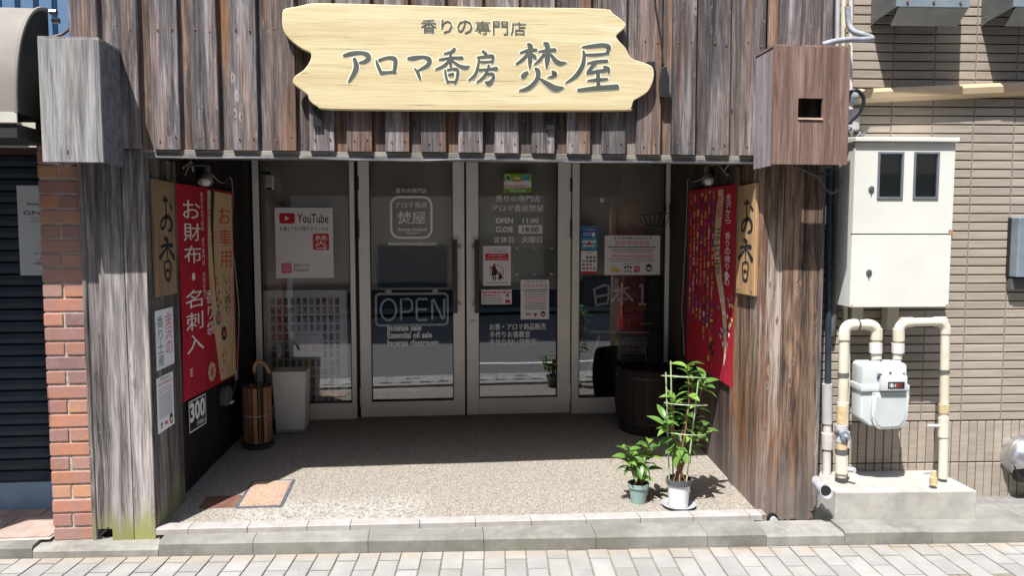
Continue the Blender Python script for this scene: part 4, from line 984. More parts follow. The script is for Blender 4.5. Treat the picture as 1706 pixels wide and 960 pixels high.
# umbrella stand of slats
ux, uy = -1.225, 1.19; uz = floor_z(uy)
us = thing('umbrella_stand', 'round umbrella stand of upright brown slats in the shaded left corner', 'umbrella stand', (ux, uy, uz))
ns = 17; r = .084; hh = .40
for i in range(ns):
    t = 2 * math.pi * i / ns; m = MB(); wd = .0125; c, s_ = math.cos(t), math.sin(t)
    P = lambda rr, q, z: (rr * c - q * s_, rr * s_ + q * c, z)
    m.add([P(r, -wd, .03), P(r, wd, .03), P(r + .006, wd, .03), P(r + .006, -wd, .03), P(r, -wd, hh), P(r, wd, hh), P(r + .006, wd, hh), P(r + .006, -wd, hh)], [(0, 1, 2, 3), (7, 6, 5, 4), (2, 1, 5, 6), (3, 2, 6, 7), (0, 3, 7, 4), (1, 0, 4, 5)])
    o = m.build('slat', M['slatw']); o.parent = us
for z in (.03, .215, .405):
    rr = r + .009; o = MB().tube([(rr * math.cos(2 * math.pi * i / 28), rr * math.sin(2 * math.pi * i / 28), z) for i in range(29)], .0035 if z != .03 else .006, 6, False).build('hoop', M['black'] if z != .215 else M['saucer']); o.parent = us
for t in (200, 300, 60, 130):
    rr = r + .013; o = MB().tube([(rr * math.cos(R(t)), rr * math.sin(R(t)), .02), (rr * math.cos(R(t)), rr * math.sin(R(t)), .41)], .0045, 6).build('upright', M['black']); o.parent = us
o = MB().lathe([(.0, .004), (.100, .004), (.104, .022), (.0, .022)], 0, 0, 28).build('base_tray', M['bronze'], smooth=True); o.parent = us
um = thing('umbrella', 'closed dark umbrella with a curved bamboo handle in the slatted stand', 'umbrella', (ux, uy + .02, uz))
hk = smooth_path([(-.03, 0, .36), (-.035, 0, .44), (-.05, 0, .50), (-.035, 0, .545), (.0, 0, .548), (.03, 0, .515), (.05, 0, .47)], 5)
o = MB().tube([(x + .03, y, z + .01) for x, y, z in hk[8:]], .0105, 10).build('handle', M['umb'], smooth=True); o.parent = um
o = MB().tube([(hk[8][0] + .03, 0, hk[8][2] + .01), (.0, 0, .36), (.01, 0, .04)], [.006, .006, .02], 8).build('shaft', M['bcable']); o.parent = um
# white bin behind
nx, ny = -1.06, 1.50; nz = floor_z(ny)
wbn = thing('waste_bin', 'tall white plastic bin with a dark open top beside the umbrella stand', 'bin', (nx, ny, nz))
m = MB(); t, bm_ = (.115, .10), (.095, .085); hz = .43
vs = [(-bm_[0], -bm_[1], .0), (bm_[0], -bm_[1], 0), (bm_[0], bm_[1], 0), (-bm_[0], bm_[1], 0), (-t[0], -t[1], hz), (t[0], -t[1], hz), (t[0], t[1], hz), (-t[0], t[1], hz)]
i_ = [(x * .93, y * .93, hz) for x, y, z in vs[4:]] + [(x * .9, y * .9, hz - .06) for x, y, z in vs[4:]]
m.add(vs + i_, [(3, 2, 1, 0), (0, 1, 5, 4), (1, 2, 6, 5), (2, 3, 7, 6), (3, 0, 4, 7)] + [(4 + k, 4 + (k + 1) % 4, 8 + (k + 1) % 4, 8 + k) for k in range(4)] + [(8 + k, 8 + (k + 1) % 4, 12 + (k + 1) % 4, 12 + k) for k in range(4)])
o = m.build('body', M['white'], bevel=.006, seg=2, smooth=True); o.parent = wbn
o = MB().box(-.1, .1, -.088, .088, hz - .055, hz - .05).build('liner', M['dark']); o.parent = wbn
o = MB().box(-.100, .100, -.090, .090, -.0, .02).build('foot_rim', M['saucer']); o.parent = wbn

# lids let into the floor
def lid(name, label, cat, pts, parts):
    c = [sum(p[i] for p in pts) / 4 for i in (0, 1)]; o = thing(name, label, cat, (c[0], c[1], floor_z(c[1]))); return o, c
def fl(x, y):
    d = rayd(x, y); t_ = (.075 + .08 * CAM.y - CAM.z) / (d.z - .08 * d.y); return CAM + d * t_
P4 = [fl(392, 848), fl(467, 846), fl(496, 799), fl(419, 803)]
# true rectangle from its corners
lx0 = (P4[0].x + P4[3].x) / 2; lx1 = (P4[1].x + P4[2].x) / 2; ly0 = (P4[0].y + P4[1].y) / 2; ly1 = (P4[2].y + P4[3].y) / 2
FL = Plane((0, 0, .075), (1, 0, 0), (0, -.08, 1), (0, 1, .08))
lo_ = thing('drain_cover', 'square pinkish patterned cover with a dark frame set in the pebble floor', 'drain cover', (lx0, ly0, floor_z(ly0)))
MB(FL).box(lx0, lx1, ly0, ly1, -.01, .0035).build('frame', M['lidedge'], lo_); e = .017
MB(FL).box(lx0 + e, lx1 - e, ly0 + e, ly1 - e, 0, .006).build('rim', M['ironlid'], lo_); e = .024
MB(FL).box(lx0 + e, lx1 - e, ly0 + e, ly1 - e, 0, .0085).build('cover', M['lid'], lo_)
m = MB(FL)
for i in range(5):
    for j in range(2): m.box(lx1 - .075 + j * .022, lx1 - .060 + j * .022, ly0 + .05 + i * .022, ly0 + .062 + i * .022, .0085, .0105)
m.build('raised_marks', M['ironlid'], lo_)
a_, b_ = fl(337, 848), fl(388, 822)
ro = thing('iron_cover', 'flat reddish brown metal lid at the foot of the left wall', 'drain cover', (a_.x, a_.y, floor_z(a_.y)))
MB(FL).box(a_.x - .02, a_.x + .17, a_.y - .0, a_.y + .15, -.01, .003).build('plate', plain('rusty_red_iron', (.16, .075, .05), .8, .1, .25, 20, bump=.3), ro)

# potted plants ------------------------------------------------------
lm = MB(); n = 7; L_ = 1.0
vs = []; fs = []
for i in range(n + 1):
    t = i / n; wv = .235 * math.sin(math.pi * min(1, t * 1.02)) ** .8 * (1 - .25 * t) if 0 < i < n else .004; zc = -.22 * t * t + .04 * math.sin(math.pi * t)
    vs += [(-wv, t, zc + wv * .35), (0, t, zc), (wv, t, zc + wv * .35)]
for i in range(n): k = i * 3; fs += [(k, k + 1, k + 4, k + 3), (k + 1, k + 2, k + 5, k + 4)]
lm.add(vs, fs); leafp = lm.build('leaf', M['leaf'], smooth=True); leafp['_p'] = 1; del leafp['_p']; COL.objects.unlink(leafp)
def put_leaf(root, pos, dirv, length, roll):
    y = Vector(dirv).normalized(); up = Vector((0, 0, 1)); x = y.cross(up)
    if x.length < .05: x = Vector((1, 0, 0))
    x.normalize(); z = x.cross(y); m = Matrix((x, y, z)).transposed().to_4x4(); m = m @ Matrix.Rotation(roll, 4, 'Y')
    o = leafp.copy(); COL.objects.link(o); o.parent = root; o.matrix_local = Matrix.Translation(Vector(pos)) @ m @ Matrix.Diagonal((length * random.uniform(.82, 1.1), length, length, 1))
def whorl(root, pos, axis, n, L0, up=.45, t0=None):
    t0 = random.uniform(0, 6) if t0 is None else t0
    for i in range(n):
        t = t0 + 2.4 * i; e = up + random.uniform(-.35, .3)
        put_leaf(root, Vector(pos) - Vector(axis) * (.012 * i), (math.cos(t) * math.cos(e), math.sin(t) * math.cos(e), math.sin(e)), L0 * random.uniform(.75, 1.1), random.uniform(-.5, .5))
def pot(root, r0, r1, h, mat, rim, rimmat):
    o = MB().lathe([(r0 * .6, 0), (r0, .002), (r1 * .97, h * .80), (r1 * .97, h * .80)], 0, 0, 32).build('pot', mat, smooth=True); o.parent = root
    o = MB().lathe([(r1 * .96, h * .79), (r1 * 1.06, h * .80), (r1 * 1.08, h), (r1 * 1.01, h), (r1 * .98, h * .85)], 0, 0, 32, False).build('pot_rim', rimmat, smooth=True); o.parent = root
    o = MB().lathe([(0.001, h * .93), (r1 * .5, h * .90), (r1 * .99, h * .86)], 0, 0, 20, False).build('soil', M['soil']); o.parent = root
# small plant in green pot
sp_ = thing('potted_plant', 'small leafy plant in a pale green plastic pot, left of the taller plant', 'plant', (1.078, .135, floor_z(.135)))
pot(sp_, .040, .055, .115, M['potg'], .01, M['potg'])
for t in range(5):
    a = t * 1.3; o = MB().tube([(.012 * math.cos(a), .012 * math.sin(a), .10), (.02 * math.cos(a), .02 * math.sin(a), .13), (.045 * math.cos(a), .04 * math.sin(a), .105)], [.008, .006, .003], 6).build('root_stub', M['bark'], smooth=True); o.parent = sp_
stems = [[(0, 0, .10), (-.03, 0, .16), (-.055, -.01, .25), (-.06, -.015, .315)], [(0, 0, .10), (.02, 0, .17), (.045, .01, .24), (.055, 0, .335)], [(0, 0, .1), (-.005, .02, .16), (.0, .03, .23)]]
for s_ in stems:
    pth = smooth_path(s_, 4); o = MB().tube(pth, [.007 - .004 * i / len(pth) for i in range(len(pth))], 6).build('stem', M['bark'], smooth=True); o.parent = sp_
    for k_, f_ in ((len(pth) - 1, 7), (len(pth) * 2 // 3, 4)):
        whorl(sp_, pth[k_], (0, 0, 1), f_ + 2, .100, .45 if f_ == 7 else .05)
for d_ in ((-.4, -.6, -1.2), (.15, -.7, -1.1), (.7, -.4, -1.0), (-.1, -.9, -.6), (.35, -.6, -1.3), (-.8, -.2, -.5)): put_leaf(sp_, (.02 * d_[0], -.01, .235), d_, .105, random.uniform(-.3, .3))
# tall plant in white pot with cane hoops
tp_ = thing('potted_plant', 'tall leafy plant trained on green canes in a white pot standing on a saucer', 'plant', (1.284, .065, floor_z(.065) + .008), )
pot(tp_, .050, .064, .155, M['potw'], .01, M['potd'])
for t in range(9):
    a = t * .9; o = MB().tube([(.006 * math.cos(a), .006 * math.sin(a), .13), (.016 * math.cos(a), .016 * math.sin(a), .19), (.04 * math.cos(a), .035 * math.sin(a), .145)], [.006, .005, .003], 6).build('root_stub', M['bark'], smooth=True); o.parent = tp_
sau = MB().lathe([(.0, 0), (.068, 0), (.092, .022), (.095, .024), (.090, .026), (.066, .008), (0, .008)], 0, 0, 32).build('saucer', M['saucer'], smooth=True); sau.location = (1.284, .065, floor_z(.065) - .001); tag(sau, 'round grey plastic saucer under the white plant pot', 'saucer')
ts = [[(0, 0, .15), (-.02, 0, .3), (-.035, 0, .45), (-.03, .01, .6)], [(0, 0, .15), (.01, -.01, .3), (.03, -.02, .46), (.045, -.01, .62), (.035, 0, .78)], [(0, 0, .15), (.03, 0, .28), (.07, .01, .42), (.10, 0, .56), (.13, 0, .70)],
      [(0, 0, .15), (-.01, -.02, .3), (-.05, -.03, .42), (-.09, -.02, .50)], [(0, 0, .15), (.03, .0, .24), (.09, -.01, .34), (.13, -.01, .44)], [(0, 0, .15), (.0, .02, .3), (.02, .02, .40), (.07, .02, .62), (.075, .01, .69)]]
for s_ in ts:
    pth = smooth_path(s_, 5); o = MB().tube(pth, [.006 - .0035 * i / len(pth) for i in range(len(pth))], 6).build('stem', M['bark'], smooth=True); o.parent = tp_
    whorl(tp_, pth[-1], (0, 0, 1), 6, .098, .55)
    for k_ in range(6, len(pth) - 2, 3): whorl(tp_, pth[k_], (0, 0, 1), 2 + (k_ > 10), .092, .1)
for d_ in ((-.4, -.5, -1.0), (.5, -.5, -.9), (.9, -.2, -.7), (-.6, -.3, -.3), (.1, -.7, -.5), (-.2, -.6, -1.0), (.7, -.4, -1.2)): put_leaf(tp_, (.03 * d_[0], -.01, .33 + random.uniform(-.03, .05)), d_, .10, random.uniform(-.3, .3))
for p0, p1 in (((-.052, .0, .10), (-.082, .0, .74)), ((-.02, .035, .10), (-.043, .04, .795)), ((.022, -.045, .10), (.085, -.04, .70))):
    o = MB().tube([p0, p1], .0042, 8).build('cane', M['bamboo'], smooth=True); o.parent = tp_
for z, rx_, cx_ in ((.715, .12, .02), (.565, .115, .03), (.405, .105, .03)):
    o = MB().tube([(cx_ + rx_ * math.cos(2 * math.pi * i / 30), .105 * math.sin(2 * math.pi * i / 30), z + .018 * math.cos(2 * math.pi * i / 30 + 2)) for i in range(31)], .0028, 6, False).build('cane_hoop', M['bamboo'], smooth=True); o.parent = tp_
#%%PART4
# ================================================================== SIDE WALL SIGNS
def plank_sign(name, label, pl, mat, x0, x1, y0, y1, y2, y3):
    a0, b1 = pl.px(x0, y0, .012); a1, _ = pl.px(x1, y1, .012); _, b0 = pl.px(x0, y2, .012)
    lo, hi = min(a0, a1), max(a0, a1)
    o = thing(name, label, 'sign', pl.pt((lo + hi) / 2, b0, .012)); MB(pl).box(lo, hi, b0, b1, .004, .024).build('plank', M[mat], o, bevel=.003)
    W, H = hi - lo, b1 - b0; k = MB(pl); cc = [.0248]
    def fn(x, y): return lo + W * x, b1 - H * y, H
    def s(*pts, w_=.032):
        q = [(p[0], p[1], (p[2] if len(p) > 2 else w_)) for p in pts]; brush(k, q, fn, cc[0]); cc[0] += .00015
    s((.40, .175, .02), (.52, .165, .045), (.64, .172, .02)); s((.50, .14, .03), (.53, .24, .025), (.52, .33, .032), (.42, .405, .03), (.28, .415, .03), (.26, .37, .026), (.42, .325, .03), (.66, .315, .04), (.80, .36, .045), (.78, .42, .04), (.60, .435, .02)); s((.72, .20, .02), (.84, .235, .035))
    k.build('letter', M['ink'], o); k = MB(pl)
    s((.44, .505, .05), (.56, .52, .045)); s((.22, .575, .022), (.5, .56, .03), (.78, .565, .045)); s((.52, .53, .028), (.52, .60, .024), (.52, .675, .02)); s((.48, .585, .02), (.32, .63, .03), (.16, .665, .045)); s((.56, .585, .02), (.72, .63, .032), (.86, .675, .055))
    s((.36, .72, .018), (.38, .80, .026), (.44, .86, .03), (.60, .865, .028), (.66, .80, .026), (.68, .73, .024), (.56, .70, .022), (.40, .715, .018)); s((.46, .785, .03), (.58, .785, .024))
    k.build('letter', M['ink'], o)
    for x in (.13, .87):
        for y in (.05, .95): m = MB(pl); m.tube([fn(x, y)[:2] + (.022,), fn(x, y)[:2] + (.029,)], .006, 8); m.build('screw', M['steel'], o)
plank_sign('wooden_sign', 'brown oak plank with black brush lettering on the left post', LP, 'plankL', 252, 286, 297, 306, 497, 492)
plank_sign('wooden_sign', 'orange oak plank with black brush lettering on the sunlit right post', RP, 'plankR', 1264, 1233, 304, 307, 495, 487)

def wall_sheet(pl, x0, x1, yt, yb, c, **kw):
    a0, b1 = pl.px(x0, yt, c); a1, _ = pl.px(x1, yt, c); _, b0 = pl.px(x0, yb, c); return Sheet(kw.pop('name'), kw.pop('label'), kw.pop('cat'), pl, min(a0, a1), max(a0, a1), b0, b1, c, **kw)
p = wall_sheet(LP, 257, 288, 518, 622, .006, name='souvenir_notice', label='upright white notice handwritten in pink and green on the left post', cat='notice', mat='paper')
p.rring(0, 1, 0, 1, 'greyink', .004, .004).vtext('金沢の', .52, .90, .06, .80, 'pinkink', .0).vtext('香り土産', .10, .42, .10, .95, 'dgreen', .0); p.done()
p = wall_sheet(LP, 260, 288, 632, 727, .006, name='welcome_flyer', label='white welcome flyer with small print at the foot of the left post', cat='flyer')
p.text('百貨精油', .2, .8, .03, .07, 'dgreen').text('欢迎来到金泽', .08, .92, .10, .17, 'pinkink', .01)
for i, y in enumerate([.22, .27] + [.33 + i * .045 for i in range(10)]): p.dashes(.1, .9, y, .016)
p.face(.22, .88, .014).rr(.42, .56, .85, .91, 'redink', .004).face(.8, .86, .024); p.done()

# long red and cream banner on left wall
def banner(pl, name, label, x0, yt0, yb0, x1, yt1, yb1, mat, wavy):
    a0, t0 = pl.px(x0, yt0, .012); _, q0 = pl.px(x0, yb0, .012); a1, t1 = pl.px(x1, yt1, .012); _, q1 = pl.px(x1, yb1, .012)
    o = thing(name, label, 'banner', pl.pt(min(a0, a1), min(q0, q1), .012)); n = 26; k = MB(pl)
    L_ = [(a0 + wavy * math.sin(i / n * 5.0) + .002 * math.sin(i * .9), q0 + (t0 - q0) * i / n) for i in range(n + 1)]; R_ = [(a1 + wavy * .6 * math.sin(i / n * 6 + 1), q1 + (t1 - q1) * i / n) for i in range(n + 1)]
    k.prism(L_[::-1] + R_ if a0 < a1 else R_[::-1] + L_, .010, .0125); k.build('cloth', M[mat], o)
    p = Sheet.__new__(Sheet); p.o = o; p.pl = pl; p.a0, p.a1, p.b0, p.b1, p.c = min(a0, a1), max(a0, a1), q0, t0, .0125; p.mats = []; p.mb = MB(pl); p.k = 0; return p
BL = Plane(LW.pt(0, 0, .004), LW.u, LW.n)
p = banner(BL, 'hanging_banner', 'tall crimson and cream cloth banner with white and red lettering on the left wall', 294, 305, 677, 387, 320, 628, 'redcloth', .012)
p.vtext('お財布・名刺入', .08, .36, .06, .80, 'etched', .012, .2).vtext('金沢ならではの 香り専門店 伝統の香り', .375, .42, .02, .55, 'etched', 0).vtext('香り袋', .42, .56, .50, .74, 'etched', .005).vtext('匠', .12, .16, .86, .9, 'etched')
qr = (p.b1 - BL.px(387, 628, .012)[1]) / (p.b1 - p.b0)
p.join('branch_and_blossom_print'); cr = [(.50 + .08 * t - .05 * math.sin(t * 3.1) + .14 * max(0, t - .45), .01 + t * (qr + (1 - qr) * .34 - .02)) for t in [i / 16 for i in range(17)]]
crr = [(.975 + .004 * math.sin(t * 6), .012 + t * (qr - .02)) for t in [i / 16 for i in range(17)]]
c = p.use('cream'); 
for i in range(16): p.mb.add([(p.X(x), p.Y(y), c) for x, y in (cr[i], cr[i + 1], crr[i + 1], crr[i])], [(3, 0, 1, 2)])
c = p.use('ink')
bk = [(.60, .01, .05), (.58, .1, .045), (.57, .2, .035), (.575, .3, .024), (.585, .4, .016), (.61, .55, .009), (.65, .62, .004)]
brush(p.mb, bk, lambda x, y: (p.X(x), p.Y(y), 1.2), c)
p.join(); p.vtext('お車用', .70, .94, .07, .42, 'redink', .005, .25).vtext('いい香り', .76, .92, .44, .66, 'ink', 0).vtext('金沢の香り専門店の香袋', .93, .965, .46, .82, 'greyink', 0)
p.join('blossom_print')
for (x, y, r_) in ((.60, .23, .018), (.64, .26, .012), (.62, .47, .022), (.60, .40, .010), (.52, .12, .02)): p.ring(x, y, r_, r_ * .45, 'redink').disc(x, y, r_ * .3, 'etched')
for (x, y, r_) in ((.64, .66, .055), (.74, .75, .055), (.48, .92, .07)):
    for t in range(10): p.disc(x + .0, y, .001, 'greyink'); a = R(36 * t); X, Y = p.X(x) + r_ * .62 * math.cos(a), p.Y(y) + r_ * .62 * math.sin(a); c = p.use('cream' if y > .9 else ('ink' if y > .7 else 'greyink')); p.mb.disc(X, Y, r_ * .26, c, 8)
    p.disc(x, y, r_ * .4, 'redink' if y > .7 else 'pinkink').ring(x, y, r_ * .25, .004, 'cream')
for x, y in ((.66, .53), (.63, .56), (.68, .58), (.64, .60), (.70, .86), (.76, .85), (.72, .90), (.68, .94)): p.disc(x, y, .009, 'ink' if y < .7 else 'redink', 1.5, 8)
p.done()
# right banner with strips of charms
BR = Plane(RW.pt(0, 0, .004), RW.u, RW.n)
p = banner(BR, 'hanging_banner', 'tall crimson cloth banner covered in strings of small coloured charms on the right wall', 1148, 318, 600, 1227, 306, 651, 'redcloth', .002)
p.join('charm_print'); rg = random.Random(4)
cols = ['gold', 'purple', 'dgreen', 'cream', 'pinkink', 'blue', 'greyink', 'yellow', 'palepink', 'gold', 'ink']
p.dk = .000006
for i in range(7):
    x = .05 + i * .085; y = .01 + rg.random() * .02; end = .82 + rg.uniform(-.12, .06)
    while y < end:
        h = rg.uniform(.012, .04); p.rect(x + rg.uniform(-.008, .004), x + rg.uniform(.02, .045), y, y + h, rg.choice(cols)); 
        if rg.random() < .6: p.disc(x + .015, y + h + .006, .006, rg.choice(cols), 1, 6)
        y += h + rg.uniform(.004, .016)
p.join(); p.join('cream_ribbon'); c = p.use('cream'); rb = [(.72, .07, .075), (.69, .16, .085), (.66, .3, .085), (.70, .45, .080), (.78, .58, .06), (.84, .70, .045), (.86, .86, .03), (.84, .93, .01)]
brush(p.mb, rb, lambda x, y: (p.X(x), p.Y(y), 1.25), c); p.rect(.665, .765, .025, .075, 'cream'); p.join()
p.vtext('焚屋', .655, .745, .05, .17, 'redink', 0).vtext('ぽち香', .60, .74, .21, .47, 'ink', .004, .1).vtext('金沢から 香りの贈りもの', .82, .915, .05, .52, 'etched', .004)
p.ring(.86, .47, .026, .012, 'etched').ring(.83, .44, .018, .005, 'redink').vtext('ぽち', .77, .81, .46, .52, 'ink')
p.join('charm_print')
for k_ in range(26): x, y = .66 + rg.random() * .3, .56 + rg.random() * .26; p.poly([(x, y), (x + .04 * rg.random() + .02, y + .01), (x + .03, y + .03)], rg.choice(['blue', 'palepink', 'yellow', 'pinkink', 'cyan', 'etched', 'purple']))
for k_ in range(14): x, y = .50 + rg.random() * .12, .76 + rg.random() * .2; p.poly([(x, y), (x + .05, y + .005), (x + .04, y + .04), (x - .01, y + .03)], rg.choice(['ink', 'gold', 'cream', 'redink', 'ink']))
for k_ in range(5): p.disc(.88 + .02 * (k_ % 2), .86 + k_ * .022, .007, 'ink', 1.4, 6)
p.done()
p = wall_sheet(BL, 313, 343, 670, 726, .006, name='price_sign', label='black sign with large white figures 300 under the left banner', cat='sign', mat='ink')
p.rring(.02, .98, .02, .98, 'etched', .006, .007).text('300', .07, .93, .08, .70, 'etched', .04).text('円税込', .45, .95, .74, .90, 'etched', .02); p.done()
ob = thing('outlet_cover', 'dark weatherproof outlet cover low on the left wall with a white plug', 'outlet', BL.pt(*BL.px(380, 657, .02), .02))
a, b = BL.px(375, 660, .02); m = MB(BL); m.prism([(a - .045, b - .055), (a + .045, b - .055), (a + .045, b + .03), (a + .025, b + .06), (a - .025, b + .06), (a - .045, b + .03)], .0, .05); m.build('cover', M['dconduit'], ob, bevel=.004); MB(BL).box(a, a + .05, b - .052, b - .04, .02, .06).build('plug', M['white'], ob)

# spot lamps with wires ------------------------------------------------
def spot(pl, x, y, bx_, by_, flip, lab):
    a, b = pl.px(bx_, by_, .05); P0 = pl.pt(a, b, 0); o = thing('spot_lamp', lab, 'lamp', P0)
    bwall = BACK.px(x, y, .95); bulb = BACK.pt(bwall[0], bwall[1], .95)
    ax = (Vector((0.05 * flip, -.45, -.8))).normalized(); top = bulb - ax * .105
    m = MB(); m.tube([P0, P0 + pl.n * .06, top - ax * .015], .007, 8); m.build('arm', M['dconduit'], o, smooth=True)
    m = MB(); pr = [(-.02, .012), (.0, .022), (.045, .024), (.055, .034), (.10, .044), (.108, .042), (.10, .040), (.06, .028)]
    q = ax.orthogonal().normalized(); r2 = ax.cross(q); vs = []; n = 18
    for t_, r_ in pr: vs += [tuple(top + ax * t_ + (q * math.cos(2 * math.pi * j / n) + r2 * math.sin(2 * math.pi * j / n)) * r_) for j in range(n)]
    m.add(vs, [(i * n + j, i * n + (j + 1) % n, (i + 1) * n + (j + 1) % n, (i + 1) * n + j) for i in range(len(pr) - 1) for j in range(n)]); m.build('lamp_shade', plain('aged_ivory_lamp', (.34, .31, .27), .5, 0, .15, 20), o, smooth=True)
    m = MB(); pr = [(.04, .015), (.07, .026), (.095, .032), (.112, .026), (.122, .012), (.124, .001)]; vs = []
    for t_, r_ in pr: vs += [tuple(top + ax * t_ + (q * math.cos(2 * math.pi * j / n) + r2 * math.sin(2 * math.pi * j / n)) * r_) for j in range(n)]
    m.add(vs, [(i * n + j, i * n + (j + 1) % n, (i + 1) * n + (j + 1) % n, (i + 1) * n + j) for i in range(len(pr) - 1) for j in range(n)]); m.build('bulb', M['white'], o, smooth=True)
spot(LW, 342, 304, 322, 275, 1, 'ivory spot lamp over the left banner'); spot(RW, 1182, 303, 1200, 272, -1, 'ivory spot lamp over the right banner')
def cable(name, label, pts, r, mat, cat='cable', n=6, k=5, group=None):
    o = tag(MB().tube(smooth_path([tuple(p) for p in pts], k), r, n).build(name, M[mat], smooth=True), label, cat, group); return o
def W(pl, x, y, c): return pl.pt(*pl.px(x, y, c), c)
cable('wall_cable', 'dirty white cable hanging down the left wall from the lamp to the outlet', [W(LW, *q, .008) for q in ((352, 290), (370, 305), (385, 297), (388, 340), (387, 400), (393, 460), (398, 520), (396, 590), (395, 625), (388, 655), (383, 668))], .0028, 'cable')
cable('wall_cable', 'dirty white cable hanging down the right wall from the lamp', [W(RW, *q, .008) for q in ((1172, 297), (1155, 303), (1146, 299), (1145, 320), (1143, 380), (1140, 440), (1138, 480), (1136, 520), (1139, 560), (1140, 592))], .0028, 'cable')
MB(LW)
tag(MB(BL).box(*[BL.px(393, 620, .01)[0] - .012, BL.px(393, 620, .01)[0] + .012], BL.px(396, 632, .01)[1], BL.px(396, 615, .01)[1], .002, .02).build('cable_switch', M['cable'], bevel=.002), 'small white inline switch on the left wall cable', 'switch')
for pl, pts, lab in ((LW, ((305, 280), (318, 268), (322, 285), (308, 292)), 'left'), (RW, ((1195, 270), (1206, 285), (1213, 292), (1216, 272)), 'right')):
    m = MB(); q = [W(pl, *p_, .02) for p_ in pts]; m.tube([q[0], q[1], q[2]], .006, 5); m.tube([q[1], q[3]], .004, 5)
    tag(m.build('lamp_bracket', plain('yellowed_tape', (.42, .38, .26), .7, 0, .2, 40), smooth=False), 'yellowed taped bracket stub beside the %s spot lamp' % lab, 'bracket')

# ================================================================== FACADE SIGN AND BOXES
outl = [(470, 22), (474, 14), (495, 10), (520, 5), (560, 5), (680, 8), (800, 11), (900, 12), (1006, 14), (1022, 22), (1042, 38), (1040, 47), (1028, 58), (1030, 66), (1043, 80), (1052, 96), (1070, 103), (1086, 110), (1090, 122), (1088, 136), (1080, 152), (1066, 162), (1056, 168), (1052, 180), (1040, 184), (900, 184.5), (700, 183.5), (550, 182), (528, 177), (516, 168), (512, 158), (502, 150), (488, 138), (492, 126), (506, 116), (517, 100), (517, 88), (505, 82), (490, 72), (476, 58), (470, 42)]
SC = .076
sg = thing('shop_sign', 'big yellow pine board sign with ragged ends and carved dark lettering above the entrance', 'sign', FAC.pt(0, 2.2, .05))
sp = smooth_path([FAC.px(x, y, SC) for x, y in outl + outl[:1]], 3)[:-1]
m = MB(FAC); n = len(sp)
cxm = sum(p_[0] for p_ in sp) / n; cym = sum(p_[1] for p_ in sp) / n
def inset(d): 
    o = []
    for i in range(n):
        a, b = Vector(sp[i - 1]), Vector(sp[(i + 1) % n]); t_ = (b - a).normalized(); o.append((sp[i][0] - t_.y * d * -1 * -1, sp[i][1] + t_.x * d * -1 * -1))
    return o
area = sum(sp[i][0] * sp[(i + 1) % n][1] - sp[(i + 1) % n][0] * sp[i][1] for i in range(n))
sgn = 1 if area > 0 else -1
ins = inset(.004 * sgn)
vs = [(*p_, SC - .032) for p_ in sp] + [(*p_, SC - .004) for p_ in sp] + [(*p_, SC) for p_ in ins]
F_ = [tuple(range(n))[::-1], tuple(range(2 * n, 3 * n))] + [(i, (i + 1) % n, n + (i + 1) % n, n + i) for i in range(n)] + [(n + i, n + (i + 1) % n, 2 * n + (i + 1) % n, 2 * n + i) for i in range(n)]
m.add(vs, F_ if area > 0 else [f[::-1] for f in F_]); m.build('sign_board', M['pine'], sg)
def crop(x0, y0, s): 
    mpp = FAC.px(901, 100, SC)[0] - FAC.px(900, 100, SC)[0]
    return lambda x, y: (*FAC.px(x0 + x / s, y0 + y / s, SC), mpp / s)
f1 = crop(560, 70, 6.093); f2 = crop(840, 60, 8.53)
ST = [
 [(80, 135, 26), (150, 115, 38), (250, 105, 32), (318, 128, 45), (328, 165, 45), (285, 197, 34), (238, 208, 18)], [(188, 175, 38), (205, 240, 50), (190, 300, 45), (150, 370, 32), (126, 402, 14)],
 [(408, 188, 18), (425, 240, 32), (455, 308, 35)], [(438, 182, 26), (520, 156, 26), (590, 165, 40), (602, 205, 40), (590, 300, 34)], [(460, 310, 34), (530, 304, 22), (600, 300, 28)],
 [(735, 165, 28), (790, 160, 40), (880, 148, 26), (945, 175, 45), (930, 230, 38), (870, 265, 25), (835, 285, 16)], [(795, 265, 12), (830, 310, 35), (850, 370, 24)],
 [(1200, 68, 30), (1170, 98, 30), (1095, 115, 12)], [(1048, 175, 18), (1160, 160, 26), (1280, 157, 28)], [(1160, 100, 25), (1162, 170, 28), (1162, 240, 28)], [(1150, 185, 26), (1090, 240, 28), (1010, 275, 16)], [(1175, 185, 20), (1250, 240, 34), (1320, 256, 36), (1350, 238, 12)],
 [(1105, 288, 22), (1115, 350, 26), (1130, 402, 26)], [(1130, 280, 18), (1200, 270, 26), (1235, 290, 32), (1225, 370, 30), (1205, 415, 22)], [(1145, 330, 24), (1185, 322, 28)], [(1125, 398, 18), (1205, 400, 18)],
 [(1490, 92, 26), (1520, 115, 30)], [(1435, 155, 20), (1510, 145, 26), (1585, 140, 34), (1590, 180, 28), (1582, 205, 20)], [(1455, 197, 18), (1520, 200, 22), (1590, 192, 20)], [(1450, 165, 20), (1440, 240, 26), (1410, 330, 30), (1345, 385, 16)], [(1548, 238, 28), (1545, 270, 24)], [(1445, 280, 22), (1540, 276, 26), (1628, 265, 34)],
 [(1535, 285, 24), (1500, 350, 30), (1430, 405, 16)], [(1530, 322, 20), (1590, 322, 30), (1592, 370, 34), (1550, 420, 44), (1515, 402, 18)]]
